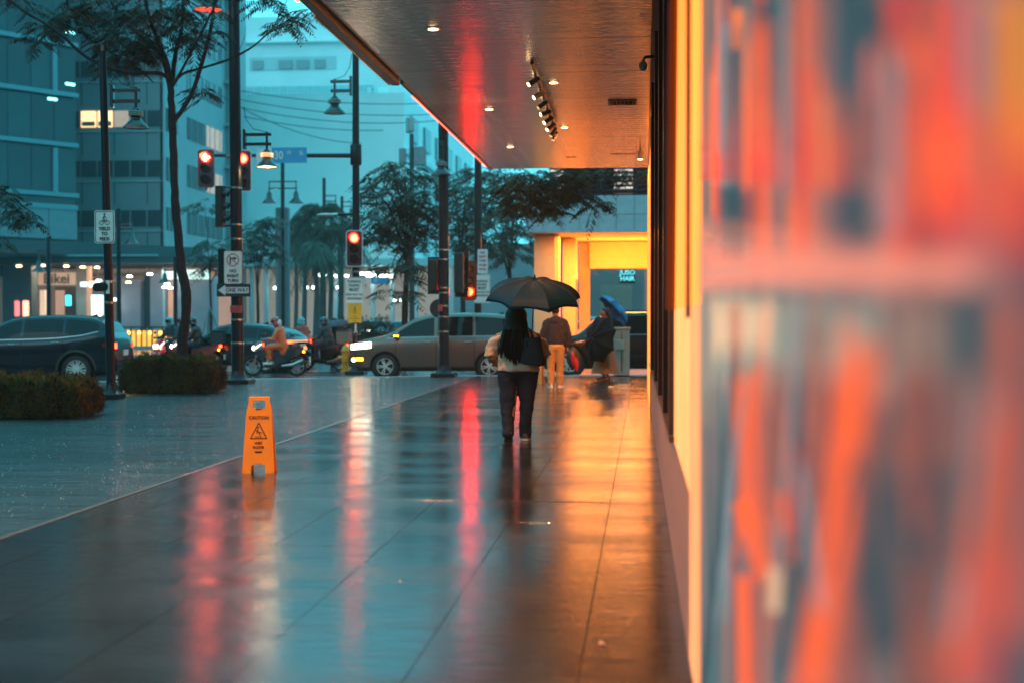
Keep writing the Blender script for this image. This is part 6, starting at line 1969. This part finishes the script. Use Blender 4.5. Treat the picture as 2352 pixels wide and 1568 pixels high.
def tree(label, base, limbs, crown_pts, leaf, trunk_r, nf, fl=.5, spread=.5, group=None, seed=1, droop=.55, nl=8, extra=None, bark_m=bark, name='street_tree', wv=(1, 1, 1)):
    """limbs: lists of ((points), r0, r1), first is the trunk; crown_pts: (centre, radius, count)"""
    rnd = random.Random(seed)
    rt = root(name, label, 'tree', base, 0, group)
    B = V(base)
    for i, (pts, r0, r1) in enumerate(limbs):
        # smooth and roughen the line
        P = [V(q) - B for q in pts]
        out = []
        for a in range(len(P) - 1):
            p0, p1, p2, p3 = P[max(a - 1, 0)], P[a], P[a + 1], P[min(a + 2, len(P) - 1)]
            for k in range(5):
                t = k / 5
                out.append(.5 * ((2 * p1) + (-p0 + p2) * t + (2 * p0 - 5 * p1 + 4 * p2 - p3) * t * t + (-p0 + 3 * p1 - 3 * p2 + p3) * t ** 3))
        out.append(P[-1])
        n = len(out)
        out = [q + V((rnd.uniform(-1, 1), rnd.uniform(-1, 1), 0)) * (r0 * .10) for q in out]
        rad = [(r0 + (r1 - r0) * k / (n - 1)) * rnd.uniform(.93, 1.08) for k in range(n)]
        MB().tube(out, rad, 10 if i == 0 else 7).build('trunk' if i == 0 else 'branch', bark_m, rt, 60)
    for ci, lf in enumerate(leaf if isinstance(leaf, (list, tuple)) else [leaf]):
        cr = MB()
        share = 1 / (len(leaf) if isinstance(leaf, (list, tuple)) else 1)
        for c, rad, cnt in crown_pts:
            c = V(c) - B
            for k in range(max(1, int(cnt * share))):
                while True:
                    q = V((rnd.uniform(-1, 1), rnd.uniform(-1, 1), rnd.uniform(-1, 1)))
                    if q.length < 1: break
                q = V((q.x * rad * wv[0], q.y * rad * wv[1], q.z * rad * .6 * wv[2]))
                d = V((q.x, q.y, 0)) + V((rnd.uniform(-1, 1), rnd.uniform(-1, 1), rnd.uniform(-.3, .35))) * rad * .6
                if d.length < .01: d = V((1, 0, 0))
                frond(cr, c + q, d, fl * rnd.uniform(.65, 1.2), nl, .17, droop, rnd)
        o = cr.build('crown', lf, rt)
    return rt
# -- near slim tree (display points at depth ~29.5)
Dn = 29.5
T = lambda X, Y, dz=0: pt(X, Y, Dn + dz)
b0 = gx(418, Dn)
limbs = [
 ([b0, T(418, 800), T(428, 690), T(416, 610), T(405, 500), T(400, 400), T(396, 290), T(392, 200)], .115, .075),
 ([T(392, 205), T(372, 130, .2), T(330, 90, .3), T(270, 30, .4), T(240, -30, .5)], .055, .03),
 ([T(392, 200), T(385, 150, -.1), T(360, 85, -.3), T(340, 30, -.5), T(325, -60, -.6)], .055, .03),
 ([T(394, 200), T(404, 120, .2), T(418, 60, .3), T(422, -30, .3)], .055, .03),
 ([T(400, 280), T(440, 215, .1), T(468, 130, .2), T(485, 60, .2), T(497, -30, .2)], .05, .03),
 ([T(404, 185), T(440, 120, -.2), T(470, 60, -.3), T(500, 0, -.3)], .03, .02),
 ([T(394, 190), T(370, 170, -.2), T(330, 168, -.4), T(290, 168, -.5), T(235, 150, -.7), T(190, 125, -.8), T(140, 80, -1), T(105, 55, -1), T(60, 30, -1), T(20, 0, -1.1), T(-30, -40, -1.2)], .042, .022),
 ([T(398, 195), T(420, 170, .1), T(470, 155, .3), T(530, 135, .4), T(580, 108, .5), T(620, 75, .5), T(670, 55, .5), T(700, 40, .5), T(735, 15, .6)], .032, .008),
 ([T(290, 40, .4), T(230, 95, .1), T(200, 85, 0), T(160, 20, -.1), T(150, -20, -.1)], .03, .015),
 ([T(270, 130, -.5), T(235, 100, -.5), T(215, 60, -.5), T(190, 20, -.5)], .014, .005),
 ([T(620, 75, .5), T(640, 40, .5), T(665, -10, .5)], .014, .005),
 ([T(545, 128, .4), T(560, 90, .4), T(565, 60, .4)], .007, .003),
 ([T(440, 215, .1), T(455, 185, .1), T(462, 175, .1)], .010, .004),
]
cl = []
for X, Y, r_, n_ in ((110, 62, .28, 26), (150, 55, .35, 22), (85, 95, .25, 14), (165, 30, .3, 14), (195, 25, .25, 10), (250, 20, .35, 26), (290, 45, .35, 24), (200, -10, .5, 20), (285, 90, .45, 60), (250, 100, .3, 18), (300, 130, .35, 46), (270, 145, .25, 18), (330, 100, .3, 26), (240, 128, .2, 6),
     (350, 20, .35, 22), (400, 30, .3, 24), (420, 10, .3, 24), (430, 60, .28, 20), (455, 85, .25, 22), (440, 95, .22, 14), (475, 65, .22, 12), (360, 60, .2, 10), (470, 215, .15, 9), (455, 205, .12, 6), (500, 30, .2, 8),
     (620, 10, .25, 12), (590, -5, .3, 14), (665, 42, .22, 14), (700, 30, .18, 9), (650, 60, .18, 10), (715, 20, .12, 6), (20, -10, .3, 14), (60, 5, .25, 8), (330, -30, .6, 30), (430, -40, .6, 30)):
    cl.append((T(X, Y, random.uniform(-.5, .5)), r_, n_))
tree('slim dark tree with feathery leaves rising from the hedge', b0, limbs, cl, [leaf_dark, leaf_rust], .1, 0, .42, seed=4, nl=9)
# -- leaf cluster entering at the far left
bL = gx(-120, 31)
L_ = lambda X, Y, d=0: pt(X, Y, 31 + d)
tree('tree at the very left edge with only hanging leaf sprays in view', bL, [([bL, L_(-120, 600), L_(-110, 430), L_(-100, 300)], .1, .07), ([L_(-110, 460), L_(-50, 430), L_(10, 440), L_(60, 480)], .035, .01)],
     [(L_(15, 455), .3, 34), (L_(50, 490), .25, 26), (L_(5, 500), .25, 18), (L_(-40, 440), .5, 30), (L_(0, 555), .15, 8), (L_(70, 510), .15, 12)], [leaf_dark, leaf_haze], .1, 0, .4, seed=9)
# -- mid trees
def auto_tree(label, X, D, z0, trunk_top, blobs, leaf, r=.10, fl=.7, seed=1, lean=0, nl=7, group=None, dense=1.0, trunk_hidden=False):
    bs = gx(X, D, z0)
    rnd = random.Random(seed)
    tt = pt(X + lean, trunk_top, D)
    limbs = [([bs, pt(X + lean * .3 + 3, (trunk_top + 730) / 2 + 40, D), tt], r, r * .6)]
    cr = []
    for (cx, cy, rr, n) in blobs:
        dd = D + rnd.uniform(-1.2, 1.2)
        c = pt(cx, cy, dd)
        limbs.append(([tt + V((0, 0, rnd.uniform(-.8, .1))), (tt + c) / 2 + V((0, 0, .25)), c], r * .35, r * .1))
        cr.append((c, rr * D / 3267, int(n * dense)))
    return tree(label, bs, limbs, cr, leaf, r, 0, fl, seed=seed, group=group, nl=nl)
auto_tree('full feathery tree left of the banded pole, above the bronze car', 925, 50, -.15, 560,
   [(880, 420, 45, 60), (930, 400, 45, 70), (975, 440, 40, 60), (900, 460, 50, 90), (950, 480, 50, 100), (870, 500, 40, 60), (990, 500, 40, 60), (920, 530, 45, 80), (860, 540, 30, 40), (960, 540, 40, 50), (900, 380, 25, 20), (850, 430, 20, 14), (895, 555, 34, 30),
    (900, 610, 26, 26), (945, 605, 24, 26), (920, 640, 24, 18), (895, 675, 24, 20), (930, 680, 20, 12)], [leaf_dark, leaf_rust, leaf_haze], .13, .7, 21, lean=12, dense=.72)
auto_tree('hazy tree between the banded pole and the pole with two signs', 1060, 64, -.15, 600,
   [(1040, 400, 30, 30), (1070, 430, 40, 60), (1050, 480, 40, 60), (1090, 470, 40, 60), (1060, 530, 40, 50), (1095, 400, 30, 34), (1040, 560, 30, 26), (1085, 560, 34, 40)], [leaf_haze, leaf_dark], .14, .85, 22, dense=.75)
auto_tree('broad hazy green tree before the corner building', 1170, 72, -.15, 610,
   [(1150, 400, 45, 80), (1190, 420, 45, 80), (1140, 450, 50, 90), (1180, 480, 50, 90), (1150, 520, 50, 80), (1200, 540, 45, 60), (1130, 560, 45, 60), (1175, 580, 40, 50), (1210, 480, 40, 60), (1120, 500, 40, 50)], [leaf_haze], .16, .95, 23, dense=.75)
# -- tree reaching over the corner building from the right
bR = gx(1520, 41.5)
Q = lambda X, Y, d=0: pt(X, Y, 41 + d)
tree('dark tree whose hanging boughs cover the louvred storey of the corner building', bR, [([bR, Q(1518, 600), Q(1510, 450), Q(1495, 330)], .14, .1), ([Q(1505, 380), Q(1430, 350), Q(1350, 370), Q(1270, 400), Q(1200, 440), Q(1160, 480)], .05, .012), ([Q(1500, 360), Q(1420, 380), Q(1380, 440)], .03, .01)],
   [(Q(1190, 430), .42, 46), (Q(1230, 410), .45, 56), (Q(1215, 460), .40, 48), (Q(1260, 440), .42, 56), (Q(1300, 410), .42, 50), (Q(1180, 470), .25, 18), (Q(1240, 478), .25, 24), (Q(1275, 485), .2, 16), (Q(1300, 450), .25, 26), (Q(1340, 400), .4, 34), (Q(1367, 470), .17, 16), (Q(1330, 440), .2, 14), (Q(1400, 395), .3, 12), (Q(1460, 400), .3, 24)], [leaf_dark, leaf_rust], .1, 0, .62, seed=31, nl=8)
# -- palms
def palm(label, X, D, Ytop, blob=None, seed=1, r=.14, L=2.2, group='palms on the far side of the junction', head=True):
    rnd = random.Random(seed)
    bs = gx(X, D, -.15)
    h = pt(X, Ytop, D).z + .15
    rt = root('palm_tree', label, 'palm', bs, 0, group)
    MB().tube([(0, 0, 0), (.1, 0, h * .5), (0, 0, h)], [r * 1.2, r, r * .8], 10).build('trunk', mat('palm_bark', (.07, .07, .07), .7, 0, .3, 4), rt, 60)
    if head:
        cr = MB()
        for k in range(34):
            a = rnd.uniform(0, 2 * PI); el = rnd.uniform(-.6, .95)
            d = V((math.cos(a) * math.cos(el), math.sin(a) * math.cos(el), math.sin(el)))
            pts = [V((0, 0, h)) + d * (L * t) + V((0, 0, -L * 1.15 * t * t)) for t in (0, .25, .5, .75, 1)]
            for i in range(4):
                for j in range(5):
                    t = j / 5
                    c = pts[i].lerp(pts[i + 1], t)
                    dd = (pts[i + 1] - pts[i]).normalized(); sd = dd.cross(V((0, 0, 1)))
                    if sd.length < .01: continue
                    sd.normalize()
                    for s_ in (-1, 1):
                        tip = c + sd * (s_ * .26) + dd * .22 + V((0, 0, -.42 * rnd.uniform(.7, 1.2)))
                        cr.add([c, (c + tip) / 2 - dd * .05, tip, (c + tip) / 2 + dd * .05], [(0, 1, 2, 3)])
        cr.build('crown', leaf_haze if seed % 2 else leaf_dark, rt)
    return rt
palm('dense round-headed palm behind the lone red signal', 737, 84, 478, seed=2, L=3.0)
palm('tall palm just right of the stone pylon', 697, 86, 505, seed=3, L=2.2)
palm('palm with drooping fronds left of the mast pole', 757, 82, 525, seed=4, L=2.4)
palm('thin palm right beside the stone pylon', 678, 90, 540, seed=5, L=1.8, r=.12)
palm('palm half hidden by the red signal', 779, 92, 520, seed=6, L=2.2)
palm('palm between the pylon and the round-headed palm', 724, 80, 560, seed=7, L=1.6, r=.15)
auto_tree('hazy young tree behind the no right turn sign', 482, 62, -.15, 640, [(470, 470, 26, 16), (490, 560, 22, 20), (482, 590, 24, 26), (475, 620, 20, 16), (555, 560, 25, 12)], [leaf_haze], .07, .8, 41)
auto_tree('hazy round tree just right of the thick pole', 590, 70, -.15, 640, [(590, 520, 34, 40), (575, 550, 30, 30), (610, 545, 30, 34), (600, 580, 30, 30), (625, 500, 24, 20)], [leaf_haze], .1, .9, 42)
# tree props by the young tree
pr_ = root('tree_stake', 'three-legged wooden prop round the young tree behind the no right turn sign', 'stake', gx(482, 61, -.15))
for a in (0, 120, 240):
    MB().cyl((.8 * math.cos(R(a)), .8 * math.sin(R(a)), 0), (0, 0, 2.1), .035, n=6).build('leg', mat('stake_wood', (.2, .2, .2), .7), pr_)
# -- hedges
def hedge(label, X0, X1, Yb, D0, depth, h, leaf, seed, n=15000, ragged=.16):
    rnd = random.Random(seed)
    a, b = gx(X0, D0), gx(X1, D0)
    dirx = (b - a); L = dirx.length; dirx.normalize(); dy = V((-dirx.y, dirx.x, 0))
    rt = root('hedge', label, 'hedge', a, 0, None)
    core = MB(); n_ = 12
    rs = []
    for i in range(n_ + 1):
        t = i / n_
        k = min(1, math.sin(PI * (.08 + .84 * t)) * 1.9)
        c = dirx * (L * (.05 + .9 * t))
        prof = [(-.0, 0), (-.02, h * .45 * k), (.14, h * .70 * k), (depth * .5, h * .80 * k), (depth * .9, h * .70 * k), (depth, h * .4 * k), (depth, 0)]
        rs.append([c + dy * (d_ + .05) + V((0, 0, z_)) for d_, z_ in prof])
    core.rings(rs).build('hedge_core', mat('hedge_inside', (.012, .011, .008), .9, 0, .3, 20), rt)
    for li, lf in enumerate(leaf):
        lv = MB()
        for k in range(n // len(leaf)):
            t = rnd.random(); u = rnd.random()
            edge = min(1, min(t, 1 - t) * L / .3)
            edge = math.sqrt(max(.02, edge))
            hh = h * (.62 + .38 * edge) * (1 + ragged * (math.sin(t * 17 + seed) * .5 + math.sin(t * 41 + seed * 2 + u * 3) * .4 + math.sin(t * 97 + u * 9) * .3 + (rnd.random() ** 4) * 2.2 - .3))
            if rnd.random() < .55:
                p_ = dirx * (L * t) + dy * (rnd.uniform(-.12, .1) + .22 * (1 - edge) + .06 * math.sin(t * 31 + seed) ) + V((0, 0, rnd.uniform(.02, 1) * hh))
                nrm = V((rnd.uniform(-.5, .5), -1, rnd.uniform(-.2, .9)))
            elif rnd.random() < .2:
                s_ = rnd.choice((0, 1))
                p_ = dirx * (L * s_ + rnd.uniform(-.08, .08)) + dy * (depth * rnd.random()) + V((0, 0, rnd.uniform(.02, .9) * h))
                nrm = V((1 if s_ else -1, -.3, .3))
            else:
                p_ = dirx * (L * t) + dy * (depth * u) + V((0, 0, hh + rnd.uniform(-.05, .04)))
                nrm = V((rnd.uniform(-.5, .5), rnd.uniform(-.5, .3), 1))
            nrm.normalize()
            # a little upright sprig
            up = (V((rnd.uniform(-.6, .6), rnd.uniform(-.6, .2), 1)) + nrm * .5).normalized()
            sd = up.cross(nrm)
            if sd.length < .01: continue
            sd.normalize()
            l = rnd.uniform(.04, .13); w_ = rnd.uniform(.007, .015)
            lv.add([p_, p_ + up * l * .5 + sd * w_, p_ + up * l, p_ + up * l * .5 - sd * w_], [(0, 1, 2, 3)])
            lv.add([p_, p_ + up * l * .4 + sd * l * .5, p_ + up * l * .55 + sd * l * .45 + nrm * .02], [(0, 1, 2)])
            lv.add([p_, p_ + up * l * .4 - sd * l * .5, p_ + up * l * .55 - sd * l * .45 + nrm * .02], [(0, 1, 2)])
        o = lv.build('foliage', lf, rt)
        tag(o, kind='stuff')
    return rt
hedge('low clipped olive and rust hedge at the left edge, the nearer of the two', -120, 172, 960, 21.3, 1.3, .43, (leaf_olive, leaf_amber, leaf_dark), 5, 34000)
hedge('low clipped olive hedge round the foot of the slim tree', 278, 482, 905, 28.3, 1.3, .52, (leaf_olive, leaf_dark, leaf_olive), 6, 30000)
fh = hedge('hazy low hedge on the far side behind the bronze car', 760, 905, 780, 62, 1.5, 1.15, (leaf_haze, leaf_dark), 7, 6000)

# ================================================================== RAIN ON THE GROUND
splash_m = mat('splash_water', (.7, .8, .82), .15, 0, 0, spec=.8, trans=.0)
sp = MB(); rnd = random.Random(12)
for k in range(1100):
    Y = 868 + (1260 - 868) * rnd.random() ** 1.5
    X = rnd.uniform(-20, 1060)
    g_ = gp(X, Y)
    if g_.x > -4.5 or g_.y > kerb_y(g_.x) - .2: continue
    r_ = rnd.uniform(.0015, .004)
    for j in range(rnd.randint(1, 3)):
        c = g_ + V((rnd.uniform(-.03, .03), rnd.uniform(-.03, .03), rnd.uniform(.0, .05)))
        sp.add([c + V((r_, 0, 0)), c + V((0, r_, 0)), c - V((r_, 0, 0)), c - V((0, r_, 0)), c + V((0, 0, r_ * 1.6)), c - V((0, 0, r_))], [(0, 1, 4), (1, 2, 4), (2, 3, 4), (3, 0, 4), (1, 0, 5), (2, 1, 5), (3, 2, 5), (0, 3, 5)])
tag(sp.build('rain_splashes', splash_m), 'tiny raindrop splashes all over the open wet paving', None, kind='stuff')
# small scrap of pale litter on the walkway
lt = gp(1375, 1480)
o = MB().add([(0, 0, .004), (.02, .004, .012), (.026, .02, .005), (.006, .022, .014)], [(0, 1, 2), (0, 2, 3)])
o.prism([(0, 0, .002), (.026, 0, .002), (.026, .022, .002), (0, .022, .002)], (0, 0, .002))
tag(o.build('paper_scrap', sign_white, None, loc=lt), 'tiny pale scrap of paper on the near walkway tiles', 'litter')
o2 = MB().prism([(0, 0, 0), (.09, -.02, 0), (.12, .03, .0), (.05, .10, 0)], (0, 0, .03)).build('fallen_card', mat('card_cream', (.9, .72, .4), .5), None, loc=gp(1397, 889))
tag(o2, 'small cream card lying on the walkway by the woman in the long skirt', 'card')
# ================================================================== AIR
hz = MB().box((0, 110, 27.8), (412, 412, 60.4)).build('haze', None)
tag(hz, 'pale rain haze hanging over the whole street', None, kind='stuff')
hm = bpy.data.materials.new('haze_air')
hm.use_nodes = True
t = hm.node_tree
t.nodes.clear()
ho = t.nodes.new('ShaderNodeOutputMaterial')
pvn = t.nodes.new('ShaderNodeVolumePrincipled')
pvn.inputs['Color'].default_value = (.55, .90, 1, 1)
pvn.inputs['Density'].default_value = HAZE
pvn.inputs['Anisotropy'].default_value = .2
t.links.new(pvn.outputs[0], ho.inputs['Volume'])
hz.data.materials.append(hm)
